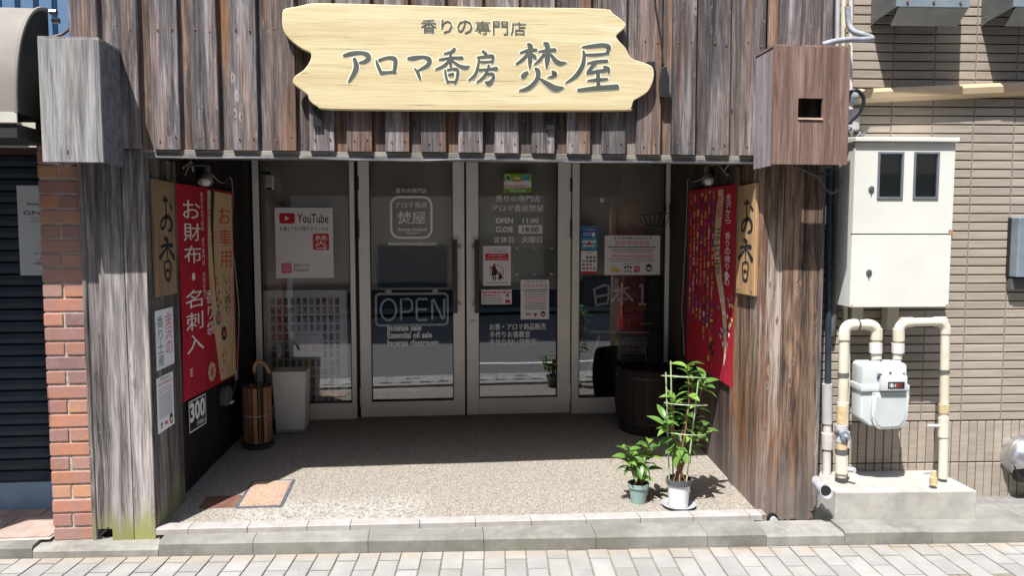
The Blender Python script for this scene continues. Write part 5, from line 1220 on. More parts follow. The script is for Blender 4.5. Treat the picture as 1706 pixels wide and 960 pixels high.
ST2 = [
 [(225, 235, 20), (330, 205, 45), (455, 192, 38)], [(330, 112, 24), (370, 140, 72), (370, 250, 60), (365, 340, 65), (360, 448, 26)], [(330, 255, 45), (260, 330, 45), (172, 393, 26)], [(388, 255, 40), (430, 290, 55), (452, 325, 18)],
 [(485, 215, 14), (600, 205, 45), (718, 192, 48)], [(562, 98, 24), (605, 120, 75), (615, 200, 70), (610, 330, 75), (600, 445, 28)], [(560, 260, 40), (500, 340, 40), (425, 400, 16)], [(665, 262, 40), (730, 350, 66), (800, 382, 58), (880, 370, 14)],
 [(325, 515, 42), (290, 545, 66), (262, 572, 60)], [(680, 497, 26), (722, 535, 62), (675, 573, 36), (612, 582, 10)], [(450, 465, 46), (480, 500, 70), (470, 600, 60), (400, 690, 55), (320, 745, 50), (218, 772, 22)], [(505, 602, 26), (600, 670, 68), (720, 740, 86), (835, 727, 22)],
 [(1105, 155, 18), (1200, 145, 45), (1400, 125, 55), (1488, 155, 62), (1462, 228, 48)], [(1165, 262, 30), (1300, 262, 40), (1480, 242, 32)], [(1125, 218, 36), (1135, 285, 50), (1110, 420, 60), (1020, 560, 58), (872, 664, 16)],
 [(1185, 385, 24), (1300, 362, 44), (1460, 350, 40)], [(1300, 375, 50), (1240, 440, 50), (1188, 520, 50)], [(1190, 520, 40), (1320, 500, 45), (1450, 480, 50)], [(1412, 430, 26), (1475, 462, 56), (1480, 512, 34)],
 [(1330, 500, 60), (1332, 600, 58), (1338, 705, 60)], [(1185, 628, 16), (1320, 620, 45), (1465, 605, 24)], [(1050, 765, 38), (1300, 738, 60), (1600, 718, 70)]]
CH = [(ST, f1, k_) for k_ in ((0, 2), (2, 5), (5, 7), (7, 16), (16, 24))] + [(ST2, f2, k_) for k_ in ((0, 12), (12, 22))]
for lst, fn, (k0, k1) in CH:
    halo = MB(FAC); ink = MB(FAC)
    for i_, s_ in enumerate(lst[k0:k1]): brush(halo, s_, fn, SC + .0006 + i_ * .00009, .0055); brush(ink, s_, fn, SC + .0026 + i_ * .00009)
    L_ = ink.build('letter', M['letter'], sg); halo.build('letter_edge', M['letterhalo'], L_)
a0, b1 = FAC.px(699, 31, SC); a1, b0 = FAC.px(878, 58.5, SC)
for i_, t_ in enumerate('香りの専門店'):
    w_ = (a1 - a0) / 6.15; x0 = a0 + i_ * (a1 - a0) / 6 + .006; k_ = .12 * w_ if t_ == 'り' else 0
    L_ = MB(FAC).text(t_, x0 + k_, x0 + w_ * .88 - k_, b0, b1, SC + .0026, .008).build('letter', M['letter'], sg); MB(FAC).text(t_, x0 + k_ - .003, x0 + w_ * .88 - k_ + .003, b0 - .003, b1 + .003, SC + .0006, .045).build('letter_edge', M['letterhalo'], L_)
for xx in (-.6, .55): MB(FAC).box(xx - .02, xx + .02, 2.1, 2.5, .033, SC - .03).build('bracket', M['black'], sg)
# thin cord and clamp at the sign's right end
def f_(x, y, c): return FAC.pt(*FAC.px(x, y, c), c)
cable('hanging_cable', 'black cable running down to the right end of the big sign', [f_(1089, -60, .05), f_(1091, 0, .045), f_(1099, 50, .045), f_(1103, 85, .045), f_(1106, 108, .05)], .0045, 'bcable')
m = MB(FAC); a, b = FAC.px(1088, 113, .06); m.box(a - .03, a + .012, b - .06, b + .035, .03, .055); a, b = FAC.px(1107, 132, .06); m.prism([(a - .020, b - .09), (a + .026, b - .09), (a + .028, b), (a + .01, b + .07), (a - .012, b + .06), (a - .02, b)], .035, .06)
tag(m.build('floodlight_clamp', M['bcable'], bevel=.003), 'black clamp and small fitting at the right end of the big sign', 'fitting')

# hollow boxes on the facade corners
bL = thing('sign_box', 'silver-grey plywood box without opening at the upper left corner', 'box', (-1.65, -.14, 1.9))
z0, z1, yf = 1.895, 2.44, -.25
MB().box(-1.777, -1.517, yf, yf + .014, z0, z1).build('front_panel', M['silver'], bL, bevel=.002)
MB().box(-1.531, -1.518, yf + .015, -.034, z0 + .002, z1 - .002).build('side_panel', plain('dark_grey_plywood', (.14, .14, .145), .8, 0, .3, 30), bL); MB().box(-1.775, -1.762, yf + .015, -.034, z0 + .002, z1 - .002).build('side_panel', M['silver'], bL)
MB().box(-1.776, -1.518, yf + .001, -.034, z1 - .001, z1 + .010).build('top_panel', M['silver'], bL)
bR = thing('sign_box', 'reddish brown box with a square cut-out at the upper right corner', 'box', (1.82, -.14, 1.92))
z0, z1 = 1.918, 2.49; X0, X1 = 1.622, 2.012
ha0, hb1 = FAC.px(1330, 163, .25); ha1, hb0 = FAC.px(1370, 200, .25)
m = MB()
for q in ((X0, ha0, z0, z1), (ha1, X1, z0, z1), (ha0, ha1, hb1, z1), (ha0, ha1, z0, hb0)): m.add([(x, y, z) for x in q[:2] for y in (yf, yf + .014) for z in q[2:]], [(0, 1, 3, 2), (4, 6, 7, 5), (0, 4, 5, 1), (2, 3, 7, 6), (0, 2, 6, 4), (1, 5, 7, 3)])
m.build('front_panel', M['rust'], bR)
MB().box(ha0, ha1, yf - .006, yf + .012, hb0 + .001, hb0 + .010).build('cutout_sill', plain('pale_cut_edge', (.5, .38, .3), .7), bR)
MB().box(X0 + .001, X0 + .014, yf + .015, -.034, z0 - .006, z1 - .012).build('side_panel', M['greyply'], bR); MB().box(X1 - .014, X1 - .001, yf + .015, -.034, z0 + .01, z1 - .004).build('side_panel', M['rust'], bR)
MB().box(X0 + .001, X1 - .001, yf + .001, -.034, z1 - .001, z1 + .008).build('top_panel', M['rust'], bR)

# ================================================================== LEFT NEIGHBOUR
bp = thing('brick_pillar', 'narrow pillar of orange, red and purple bricks between the shutter and the wooden post', 'pillar', (-1.84, .1, .045))
MB().box(-1.925, -1.742, .006, .24, .0455, 2.27).build('mortar_core', M['mortar'], bp)
bprot = {}
for r_ in range(31):
    z = .05 + r_ * .0717; rows = [(-1.930, -1.742)] if r_ % 2 == 0 else [(-1.930, -1.841), (-1.831, -1.742)]
    for a, b in rows:
        L_ = round(b - a, 3)
        if L_ not in bprot:
            o = MB().box(-L_ / 2, L_ / 2, 0, .10, 0, .0605).build('brick', M['brick'], bevel=.003); bprot[L_] = o; o.parent = bp
        else: o = copy_obj(bprot[L_], bp)
        o.location = Vector(((a + b) / 2 + random.uniform(-.0015, .0015), random.uniform(-.002, .002), z + random.uniform(-.001, .001))) - wpos(bp)
MB().box(-1.741, -1.719, -.002, .2, .045, 2.27).build('mortar_strip', M['mortar'], bp)
nb = thing('left_shop', 'shop on the left with sky blue corrugated cladding above a cream beam', 'shop', (-2.6, .5, .07))
YS = .42
MB().box(-4.5, -1.93, YS + .10, YS + .5, .05, 4.2).build('wall_core', M['dark'], nb)
for i in range(20):
    x1 = -1.76 - i * .092
    if x1 < -3.5: break
    z_ = YS + .02
    MB().add([(x1 - .074, z_, 2.3), (x1 - .012, z_, 2.3), (x1, z_ + .03, 2.3), (x1 - .086, z_ + .03, 2.3), (x1 - .074, z_, 4.2), (x1 - .012, z_, 4.2), (x1, z_ + .03, 4.2), (x1 - .086, z_ + .03, 4.2), (x1 - .092, z_ + .03, 2.3), (x1 - .092, z_ + .03, 4.2)], [(0, 1, 5, 4), (1, 2, 6, 5), (3, 0, 4, 7), (8, 3, 7, 9)]).build('corrugated_rib', M['bluewall'], nb)
ztop = FAC.px(30, 247, -YS)[1]; zbeam = FAC.px(30, 224, -YS)[1]; zma = FAC.px(30, 258, -YS)[1]; zs0 = FAC.px(40, 818, -YS)[1]
MB().box(-4.5, -1.931, YS - .06, YS + .1, ztop, zbeam + .16).build('beam', M['beige'], nb); MB().box(-4.5, -1.931, YS - .03, YS + .1, zma, ztop - .001).build('shutter_housing', M['maroon'], nb)
sh = thing('roller_shutter', 'closed navy roller shutter with a pale blue bottom rail left of the brick pillar', 'shutter', (-2.4, YS, .09))
pit = .0655; zr = zs0 + .055; n = int((zma - zr) / pit) + 1; pit = (zma - zr) / n; sp0 = None
for i in range(n):
    if sp0 is None:
        m = MB(); pr = [(0, 0), (-.012, .004), (-.016, pit * .45), (-.012, pit * .86), (0, pit * .93), (.006, pit)]; m.add([(x, y, z) for x in (-4.4, -1.935) for y, z in pr], [(j, j + 6, j + 7, j + 1) for j in range(5)]); sp0 = m.build('shutter_slat', M['shut']); o = sp0; o.parent = sh
    else: o = copy_obj(sp0, sh)
    o.location = Vector((0, YS, zr + i * pit)) - wpos(sh)
MB().box(-4.4, -1.935, YS - .022, YS + .02, .073, zr - .003).build('bottom_rail', M['shutb'], sh)
p = Sheet('shop_notice_plate', 'pale grey plate with boutique lettering fixed on the navy shutter', 'sign', Plane((0, YS, 0), (1, 0, 0), (0, -1, 0)), *[Plane((0, YS, 0), (1, 0, 0), (0, -1, 0)).px(32, 400, .018)[0], -1.90], Plane((0, YS, 0), (1, 0, 0), (0, -1, 0)).px(40, 459, .018)[1], Plane((0, YS, 0), (1, 0, 0), (0, -1, 0)).px(32, 309, .018)[1], .018, mat='signgrey', part='plate', thick=.003)
p.text('boutique', .15, .62, .185, .225, 'ink', .02).text('GNOME', .08, .72, .28, .325, 'ink').text('since 1978', .17, .65, .345, .365, 'greyink').text('KANAZAWA', .17, .65, .385, .405, 'greyink').text('ブティック', .2, .65, .745, .78, 'ink').text('ノーム', .24, .58, .80, .835, 'ink').text('1階婦人服', .2, .65, .85, .88, 'ink')
p.done('lettering')
# awning
aw = thing('awning', 'dusty beige arched awning with a dark end over the navy shutter', 'awning', (-2.4, .2, 2.1))
def arch(x, yb, zb, yf_, zf, k=14): return [(x, yb + (yf_ - yb) * math.sin(t * math.pi / 2) , zf + (zb - zf) * math.cos(t * math.pi / 2) ** .9) for t in [i / k for i in range(k + 1)]]
def awning(x0, x1, yb, zb, yf_, zf, root):
    A = arch(x0, yb, zb, yf_, zf); B = arch(x1, yb, zb, yf_, zf); n = len(A)
    m = MB(); m.add(A + B, [(i, i + 1, n + i + 1, n + i) for i in range(n - 1)]); m.build('canopy', M['awn'], root, smooth=True)
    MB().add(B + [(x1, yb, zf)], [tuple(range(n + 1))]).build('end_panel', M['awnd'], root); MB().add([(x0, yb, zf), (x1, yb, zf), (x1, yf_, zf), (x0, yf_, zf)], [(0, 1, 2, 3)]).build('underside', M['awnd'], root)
    MB().box(x0, x1 + .002, yf_ - .006, yf_ + .002, zf - .045, zf).build('valance', M['awnf'], root)
    MB().tube([(x1 - .002, y, z) for x, y, z in B], .009, 6).build('edge_piping', M['awn'], root, smooth=True)
    MB().box(x0, x1 - .004, yf_ + .004, yb, zf - .11, zf - .05).build('lower_frame', M['awnd'], root)
XA = -1.85
aw_f = FAC.px(40, 187, .30)
awning(-4.5, XA, .0, FAC.px(93, 17, .0)[1], -.30, aw_f[1], aw)
for z_, y_ in ((FAC.px(90, 20, 0)[1], .0), (FAC.px(90, 32, 0)[1], .02)): MB().tube([(XA + .01, y_, z_), (XA + .04, y_, z_)], .014, 8).build('bolt', M['steel'], aw)
shade_awning = thing('awning', 'deep beige awning out of view on the left, added to shade the shutter', 'awning', (-3.2, -.2, 2.3)); awning(-5.2, -2.42, .36, 3.0, -.76, 2.42, shade_awning)  # deeper awning outside the view, added to keep the shutter in shade
tag(MB().tube([(-2.74, -.55, .06), (-2.74, -.55, 2.36)], .055, 14).build('shadow_post', M['dconduit'], smooth=True), 'slim dark post out of view at the far left, placed for its shadow', 'post')  # unseen post, put in to cast the slanting shadow on paving and shutter
m = MB(); q = [FAC.pt(*FAC.px(x, y, -.08), -.08) for x, y in ((84, 62), (104, 57), (114, 50), (120, 38), (126, 60))]; m.tube(q, .007, 5)
tag(m.build('support_bracket', M['maroon']), 'thin rusty perforated bracket above the silver box', 'bracket')
cw_ = MB(); q = [FAC.px(x, y, -.02) for x, y in ((158, 893), (168, 882), (176, 878))]
cable('loose_cable', 'short loose cable end showing under the left post boards', [FAC.pt(*FAC.px(x, y, -.0), .0) for x, y in ((165, 904), (168, 893), (176, 884), (182, 879))], .006, 'bcable')

# ================================================================== RIGHT: TILED BUILDING
tb = thing('tiled_building', 'building on the right faced with long taupe tiles', 'building', tuple(TW.pt(.5, .07, 0)))
MB(TW).box(-.25, 6, .05, 7, -.3, 0).build('wall', M['tilegrout'], tb)
tproto = None; rest = MB(); TP = .04905; z0 = .5125; colsx = [.3264 + .2335 * i for i in range(-2, 24)]
px_of = lambda p_: seen(p_, 6)
def tile_at(a0, a1, b0, b1, key, store):
    c = TW.pt((a0 + a1) / 2, (b0 + b1) / 2, 0)
    hidden = (.03 < a0 and a1 < .57 and b0 > 1.28 and b1 < 1.95) or a1 < -.02
    vis = (seen(TW.pt(a0, b0), 0) or seen(TW.pt(a0, b1), 0) or seen(TW.pt(a1, b1), 0)) and not hidden
    cc = random.uniform(.0065, .0085)
    if vis:
        if key not in store:
            w_, h_ = a1 - a0, b1 - b0; m = MB(TW); e = .0025; vs = [(x, y, 0) for x, y in ((0, 0), (w_, 0), (w_, h_), (0, h_))] + [(x, y, .0055) for x, y in ((0, 0), (w_, 0), (w_, h_), (0, h_))] + [(x, y, .008) for x, y in ((e, e), (w_ - e, e), (w_ - e, h_ - e), (e, h_ - e))]
            m.add(vs, [(0, 1, 5, 4), (1, 2, 6, 5), (2, 3, 7, 6), (3, 0, 4, 7), (4, 5, 9, 8), (5, 6, 10, 9), (6, 7, 11, 10), (7, 4, 8, 11), (8, 9, 10, 11)]); o = m.build(key[0], M['tile']); o.parent = tb; store[key] = o
        else: o = copy_obj(store[key], tb)
        o.location = TW.u * a0 + TW.w * b0 + TW.n * (cc - .0075) - wpos(tb)
    else:
        m = MB(TW); m.box(a0, a1, b0, b1, 0, cc); k = len(rest.v); rest.v += m.v; rest.f += [[q + k for q in f] for f in m.f]; rest.m += m.m
store = {}
for r_ in range(0, 90):
    for c in colsx: tile_at(c + .003, c + .2335 - .003, z0 + r_ * TP + .0035, z0 + (r_ + 1) * TP - .0035, ('tile', 0), store)
zsol = TW.px(1620, 770)[1]
for i in range(-4, 115):
    a = .0 + i * .0497
    tile_at(a + .0025, a + .0497 - .0025, zsol + .004, z0 - .005, ('upright_tile', 0), store); tile_at(a + .0025, a + .0497 - .0025, .052, zsol - .003, ('upright_tile', 1), store)
tag(rest.build('tile_field', M['tile'], tb), kind='stuff')
M['vjoint'] = plain('grey_brown_joint', (.20, .175, .15), .95, 0, .1, 20); vj = None
for c in colsx:
    if vj is None: vj = MB(TW).box(-.0032, .0032, z0, z0 + 90 * TP, 0, .0066).build('vertical_joint', M['vjoint']); vj.parent = tb; o = vj
    else: o = copy_obj(vj, tb)
    o.location = TW.u * c - wpos(tb)

# concrete plinth
pl_ = MB(); zt = .225
A = [(2.045, -.185), (2.795, -.235), (2.81, .12), (2.045, .16)]
pl_.add([(x, y, .06) for x, y in A] + [(x, y, zt) for x, y in A], [(0, 1, 5, 4), (1, 2, 6, 5), (2, 3, 7, 6), (3, 0, 4, 7), (4, 5, 6, 7)])
tag(pl_.build('concrete_plinth', M['plinth'], bevel=.006, seg=2), 'low concrete plinth carrying the gas pipes in front of the tiled wall', 'plinth')

# meter cabinet
def TX(x0, x1, y0, y1, c): a0, b1 = TW.px(x0, y0, c); a1, b0 = TW.px(x1, y1, c); return a0, a1, b0, b1
mc = thing('meter_cabinet', 'ivory steel cabinet with two doors and two meter windows on the tiled wall', 'cabinet', tuple(TW.pt(.3, 1.18, .1)))
D = .22; a0, a1, b0, b1 = .021, .553, 1.186, 2.072; mid = TW.px(1500, 390.5, D)[1]
MB(TW).box(a0, a1, b0, b1, .01, D - .02).build('case', M['cabinet'], mc, bevel=.003)
hw = []
for x0, x1 in ((1463, 1503), (1523, 1562)): q = TX(x0, x1, 253, 331, D); hw.append(q)
m = MB(TW); zw0, zw1 = hw[0][2], hw[0][3]; xs = [a0 - .003, hw[0][0], hw[0][1], hw[1][0], hw[1][1], a1 + .003]
for i in range(5):
    if i % 2 == 0: m.box(xs[i], xs[i + 1], mid + .004, b1 - .02, D - .019, D)
    else: m.box(xs[i], xs[i + 1], mid + .004, zw0, D - .019, D); m.box(xs[i], xs[i + 1], zw1, b1 - .02, D - .019, D)
ud = m.build('upper_door', M['cabinet'], mc)
MB(TW).box(a0 - .003, a1 + .003, b0 + .0, mid - .004, D - .019, D).build('lower_door', M['cabinet'], mc, bevel=.003)
MB(TW).box(a0 + .01, a1 - .01, mid - .006, mid + .006, D - .022, D - .012).build('door_gap', M['greyink'], mc)
m = MB(TW); m.add([(a0 - .012, b1 - .016, 0), (a1 + .014, b1 - .016, 0), (a1 + .014, b1 - .016, D + .022), (a0 - .012, b1 - .016, D + .022), (a0 - .012, b1 + .03, 0), (a1 + .014, b1 + .03, 0), (a1 + .014, b1 + .006, D + .022), (a0 - .012, b1 + .006, D + .022)], [(0, 1, 2, 3), (4, 7, 6, 5), (3, 2, 6, 7), (0, 3, 7, 4), (1, 5, 6, 2)]); m.build('roof_lip', M['cabinet'], mc, bevel=.003)
dg = plain('dark_blue_meter_plastic', (.035, .045, .05), .3, 0, .2, 20)
for q in hw:
    w_ = MB(TW); t_ = .010
    for r4 in ((q[0], q[1], q[3] - t_, q[3]), (q[0], q[1], q[2], q[2] + t_), (q[0], q[0] + t_, q[2] + t_, q[3] - t_), (q[1] - t_, q[1], q[2] + t_, q[3] - t_)): w_.box(*r4, D - .018, D + .007)
    wf = w_.build('meter_window', plain('grey_blue_window_rim', (.17, .19, .22), .4, .2), mc); g_ = MB(TW).box(q[0] + t_, q[1] - t_, q[2] + t_, q[3] - t_, D - .006, D - .003).build('pane', M['clear'], wf)
    e = MB(TW); e.box(q[0] + t_, q[1] - t_, q[2] + t_, q[3] - t_, D - .06, D - .025); e.build('electric_meter', dg, wf)
    W_, H_ = q[1] - q[0], q[3] - q[2]; e = MB(TW); cx = (q[0] + q[1]) / 2 - .01
    e.rect(cx - W_ * .2, cx + W_ * .12, q[2] + H_ * .36, q[2] + H_ * .43, D - .024); e.rect(cx - W_ * .15, cx + W_ * .15, q[2] + H_ * .58, q[2] + H_ * .62, D - .024); e.rect(q[0] + t_ * 1.5, q[1] - t_ * 2, q[2] + H_ * .22, q[2] + H_ * .24, D - .024); e.build('meter_label', M['meterlabel'], wf)
for yy in (315, 454):
    a, b = TW.px(1451 if yy == 315 else 1447, yy, D); k_ = MB(TW); k_.tube([(a, b, D), (a, b, D + .006)], .016, 14).tube([(a, b, D + .006), (a, b, D + .010)], .009, 10).box(a - .002, a + .003, b - .035, b - .015, D, D + .004); k_.build('lock', M['steel'], mc, smooth=True)
m = MB(TW)      # rusty chipped corners
for (x, y, r_) in ((a1 - .004, mid + .012, .014), (a1 - .008, b0 + .007, .008), (a0 + .006, b0 + .006, .008)): m.disc(x, y, r_, D + .0006, 7)
m.build('rust_spot', plain('rust_stain', (.42, .22, .10), .9, 0, .3, 60), mc)
for x in (1428, 1487): q = TX(x - 8, x + 9, 515, 560, .08); MB(TW).box(q[0], q[1], b0 - .14, b0 - .001, .02, .08).build('cable_trunk', M['conduit'], mc)

# pipes -----------------------------------------------------------------
def tp(x, y, c): a, b = TW.px(x, y, c); return TW.pt(a, b, c)
def pipe(name, label, pts, c, r, mat, cat='pipe', parts=(), group=None, k=6):
    """pts in order; each bend is rounded; parts: (name, p0, p1, radius, material)"""
    o = thing(name, label, cat, tp(*pts[0], c), group)
    P = [tp(x, y, c) for x, y in pts]; q = [P[0]]
    for i in range(1, len(P) - 1):
        a, b, d = P[i - 1], P[i], P[i + 1]; rr = min(.052, (a - b).length * .45, (d - b).length * .45); u = (a - b).normalized(); v = (d - b).normalized()
        ar = [(b + u * rr) * (1 - t / (k + 1)) ** 2 + b * 2 * (t / (k + 1)) * (1 - t / (k + 1)) + (b + v * rr) * (t / (k + 1)) ** 2 for t in range(k + 2)]; q += ar
        if mat == 'vinyl' and r > .02: MB().tube([b + u * (rr + .012)] + ar + [b + v * (rr + .012)], r + .0035, 16).build('elbow', M['vinyl'], o, smooth=True)
    q.append(P[-1]); MB().tube(q, r, 14).build('pipe', M[mat], o, smooth=True)
    for nm, p0, p1, r2, m2 in parts: MB().tube([tp(*p0, c), tp(*p1, c)], r2, 14).build(nm, M[m2] if isinstance(m2, str) else m2, o, smooth=True)
    return o
C = .20
# left gas riser and its bend over to the meter
pipe('gas_pipe', 'ivory gas pipe bending over from the plinth into the left side of the gas meter', [(1402, 795), (1404, 690), (1407, 541), (1460, 541), (1460, 598)], C, .026, 'vinyl', parts=[
    ('coupling', (1406, 566), (1406, 556), .031, 'vinyl'), ('elbow_sleeve', (1460, 566), (1460, 548), .031, 'vinyl'), ('coupling', (1459, 588), (1459, 572), .033, 'pvcw'), ('coupling', (1459, 606), (1459, 598), .022, 'pvc'),
    ('tape_wrap', (1403, 706), (1404, 676), .030, 'lagging'), ('valve_body', (1402, 736), (1402, 708), .032, 'pvc'), ('clip', (1405, 628), (1405, 621), .029, 'dconduit'), ('tape_wrap', (1402, 788), (1402, 758), .034, 'vinyl'), ('clip', (1402, 756), (1402, 749), .033, 'dconduit'), ('tape_wrap', (1402, 748), (1402, 737), .030, 'lagging'),
    ('elbow_ring', (1431, 541), (1428, 541), .029, 'dconduit')])
vv = thing('gas_valve', 'round grey valve handle on the lower left gas pipe', 'valve', tp(1408, 726, C + .04)); a, b = TW.px(1408, 726, C + .04)
MB(TW).tube([(a, b, C), (a, b, C + .045)], .024, 16).build('disc_handle', M['hoodp'], vv, smooth=True); MB(TW).tube([(a, b, C + .045), (a, b, C + .052)], .008, 10).box(a + .018, a + .026, b - .07, b + .02, C + .02, C + .04).build('lever', M['pvc'], vv); MB(TW).tube([(a - .035, b + .01, C), (a - .02, b + .01, C + .02)], .014, 10).build('nut', M['dconduit'], vv)
pipe('gas_pipe', 'ivory gas pipe from the right of the gas meter down to the plinth', [(1495, 598), (1498, 538), (1575, 536), (1571, 797)], C, .0235, 'vinyl', parts=[
    ('elbow_sleeve', (1497, 568), (1497, 548), .030, 'vinyl'), ('coupling', (1496, 588), (1496, 572), .032, 'pvcw'), ('elbow_sleeve', (1520, 537), (1500, 537.5), .027, 'vinyl'), ('elbow_sleeve', (1575, 556), (1575, 546), .028, 'vinyl'), ('elbow_sleeve', (1564, 536), (1574, 536), .027, 'vinyl'),
    ('clip', (1573, 622), (1573, 616), .0265, 'dconduit'), ('tape_wrap', (1572.5, 688), (1572.7, 674), .027, 'lagging'), ('coupling', (1571.5, 728), (1572, 696), .027, 'vinyl')])
m = MB(); m.tube([tp(1545, 710, C), tp(1568, 710, C)], .009, 8); tag(m.build('pipe_tap', M['pvcw'], smooth=True), 'small pale tap sticking out left of the right-hand gas pipe', 'tap')
m = MB(); m.tube([tp(1555, 806, .30), tp(1556, 785, .30)], [.018, .013], 10); m.tube([tp(1555, 808, .30), tp(1555, 796, .30)], .020, 10); tag(m.build('pipe_stub', M['lagging'], smooth=True), 'short tan capped stub at the front of the plinth by the right pipe', 'pipe')
# gas meter
gm = thing('gas_meter', 'pale grey cast gas meter with a small counter hanging between two ivory pipes', 'gas meter', tp(1475, 710, C))
q = TX(1438, 1512, 606, 648, C + .06); m = MB(TW); m.prism([(q[0], q[2]), (q[1], q[2]), (q[1] - .005, q[3] - .012), (q[1] - .018, q[3]), (q[0] + .018, q[3]), (q[0] + .002, q[3] - .014)], C - .06, C + .055); m.build('upper_housing', M['meter'], gm, bevel=.008, seg=2, smooth=True)
q2 = TX(1435, 1515, 642, 652, C + .06); MB(TW).box(q2[0], q2[1], q2[2], q2[3], C - .068, C + .063).build('flange', M['meter'], gm, bevel=.004, seg=2, smooth=True)
q3 = TX(1437, 1513, 650, 712, C + .06); w_ = q3[1] - q3[0]; m = MB(TW); m.prism([(q3[0], q3[3]), (q3[0] + .0, q3[2] + .045), (q3[0] + .05, q3[2] + .004), (q3[1] - .045, q3[2] + .0), (q3[1] - .008, q3[2] + .04), (q3[1], q3[3])], C - .055, C + .05); m.build('lower_housing', M['meter'], gm, bevel=.01, seg=3, smooth=True)
m = MB(TW); cc_ = [(q3[0] + .055, q3[3] - .012), (q3[0] + .052, q3[2] + .05), (q3[0] + .075, q3[2] + .004), (q3[0] + .10, q3[2] - .012), (q3[1] - .045, q3[2] - .008), (q3[1] - .006, q3[2] + .035), (q3[1] + .002, q3[3] - .012)]
m.prism(cc_, C + .045, C + .062); m.build('front_cover', M['meter'], gm, bevel=.006, seg=2, smooth=True)
cxm = sum(p_[0] for p_ in cc_) / 7; cym = sum(p_[1] for p_ in cc_) / 7; m = MB(TW); m.prism([(cxm + (a - cxm) * .84, cym + (b - cym) * .84) for a, b in cc_], C + .060, C + .066); m.build('cover_panel', plain('darker_cast_panel', (.46, .49, .49), .5, 0, .05, 10), gm, bevel=.003, smooth=True)  # cover panel a little darker grey than the housing around it
m = MB(TW); 
for a, b in cc_: m.disc(cxm + (a - cxm) * .93, cym + (b - cym) * .93, .004, C + .0632, 8)
m.build('cover_bolts', M['steel'], gm)
q4 = TX(1469, 1511, 627, 651, C + .085); MB(TW).box(q4[0], q4[1], q4[2], q4[3], C + .05, C + .088).build('counter_housing', M['meter'], gm, bevel=.006, seg=2, smooth=True)
q5 = TX(1480, 1507, 637, 648, C + .09); MB(TW).box(q5[0], q5[1], q5[2], q5[3], C + .088, C + .090).build('counter_window', M['black'], gm)
m = MB(TW); dw = (q5[1] - q5[0]) / 9
for i in range(7): m.cur = 1 if i > 3 else 0; m.text('0164852'[i], q5[0] + dw * (i + .7), q5[0] + dw * (i + 1.3), q5[2] + .007, q5[3] - .007, C + .0905, 0)
m.build('counter_digits', [M['paper'], M['redink']], gm)
for x in (1459, 1494): a, b = TW.px(x, 603, C + .0); MB(TW).tube([(a, b - .03, C), (a, b + .012, C)], .024, 6).tube([(a, b + .01, C), (a, b + .03, C)], .018, 12).build('union_nut', M['pvc'], gm)
a, b = TW.px(1467, 626, C + .07); MB(TW).tube([(a, b, C + .05), (a, b, C + .072)], .010, 12).tube([(a, b, C + .05), (a - .008, b - .012, C + .066)], .008, 8).build('reset_knob', plain('blue_plastic', (.07, .09, .16), .4), gm, smooth=True)
a, b = TW.px(1484, 622, C + .06); MB(TW).tube([(a, b, C + .05), (a, b, C + .06)], .007, 8).build('screw', M['rustm'], gm); a, b = TW.px(1506, 623, C + .06); MB(TW).tube([(a, b, C + .05), (a, b, C + .06)], .006, 8).build('screw', M['steel'], gm)
# other pipes along the post
G_ = 'conduits in the gap right of the post'
pipe('conduit', 'thin cream conduit running straight down beside the cabinet', [(1408, 205), (1408, 420), (1408, 536)], .07, .0125, 'conduit', 'conduit')
pipe('conduit', 'grey-green conduit passing under the reddish box, fattest of the cluster', [(1395, 215), (1394, 400), (1389, 520), (1384, 560)], .03, .0215, 'dconduit', 'conduit')
pipe('conduit', 'glossy navy pipe ending in the grey socket by the right post', [(1382, 280), (1380, 500), (1379, 645)], .045, .017, 'bconduit', 'conduit')
pipe('drain_pipe', 'pale drain pipe with a grey socket standing at the foot of the right post', [(1378, 640), (1378, 720), (1377, 792)], .055, .023, 'pvcw', 'pipe', parts=[('socket', (1378, 706), (1378, 640), .028, 'pvc'), ('socket', (1378, 748), (1378, 722), .030, 'pvcw')])
pipe('conduit', 'thin cream tube hugging the left gas riser', [(1414, 560), (1414, 640), (1411, 700)], C - .02, .007, 'conduit', 'conduit')
a, b = TW.px(1376, 820, .38); po = thing('pipe_end', 'open black-mouthed pipe end jutting over the plinth beside the right post', 'pipe', TW.pt(a, b, .34))
m = MB(TW); n = 20; rr_ = [(.0325, .345, .006), (.0325, .385, 0), (.029, .385, 0), (.028, .28, .018)]
m.add([(a + r_ * math.cos(2 * math.pi * j / n), b + d_ + r_ * math.sin(2 * math.pi * j / n), c_ - .018 * math.sin(2 * math.pi * j / n)) for r_, c_, d_ in rr_ for j in range(n)], [(i * n + j, i * n + (j + 1) % n, (i + 1) * n + (j + 1) % n, (i + 1) * n + j) for i in range(3) for j in range(n)]); m.build('sleeve', M['pvcd'], po, smooth=True)
MB(TW).disc(a, b + .001, .0288, .377, 20).build('bore', M['black'], po)
m = MB(TW); q = tp(1420, 783, .24); m = MB(); m.tube([tp(1408, 782, .20), tp(1424, 784, .25)], .014, 10); tag(m.build('pipe_stub', M['pvc'], smooth=True), 'small grey stub leaning out of the bottom of the left gas pipe', 'pipe')
# arch-shaped drain hole under right post
ar = thing('drain_stub', 'rounded grey drain stub poking out under the right post', 'drain', FAC.pt(1.765, .05, .02)); a, b = FAC.px(1289, 864, .03)
MB(FAC).prism([(a + .03 * math.cos(R(t)), b - .012 + .036 * math.sin(R(t))) for t in range(0, 181, 15)], -.01, .026).build('surround', M['black'], ar); MB(FAC).prism([(a + .021 * math.cos(R(t)), b - .020 + .028 * math.sin(R(t))) for t in range(0, 181, 15)], .0, .040).build('stub', M['pvc'], ar)

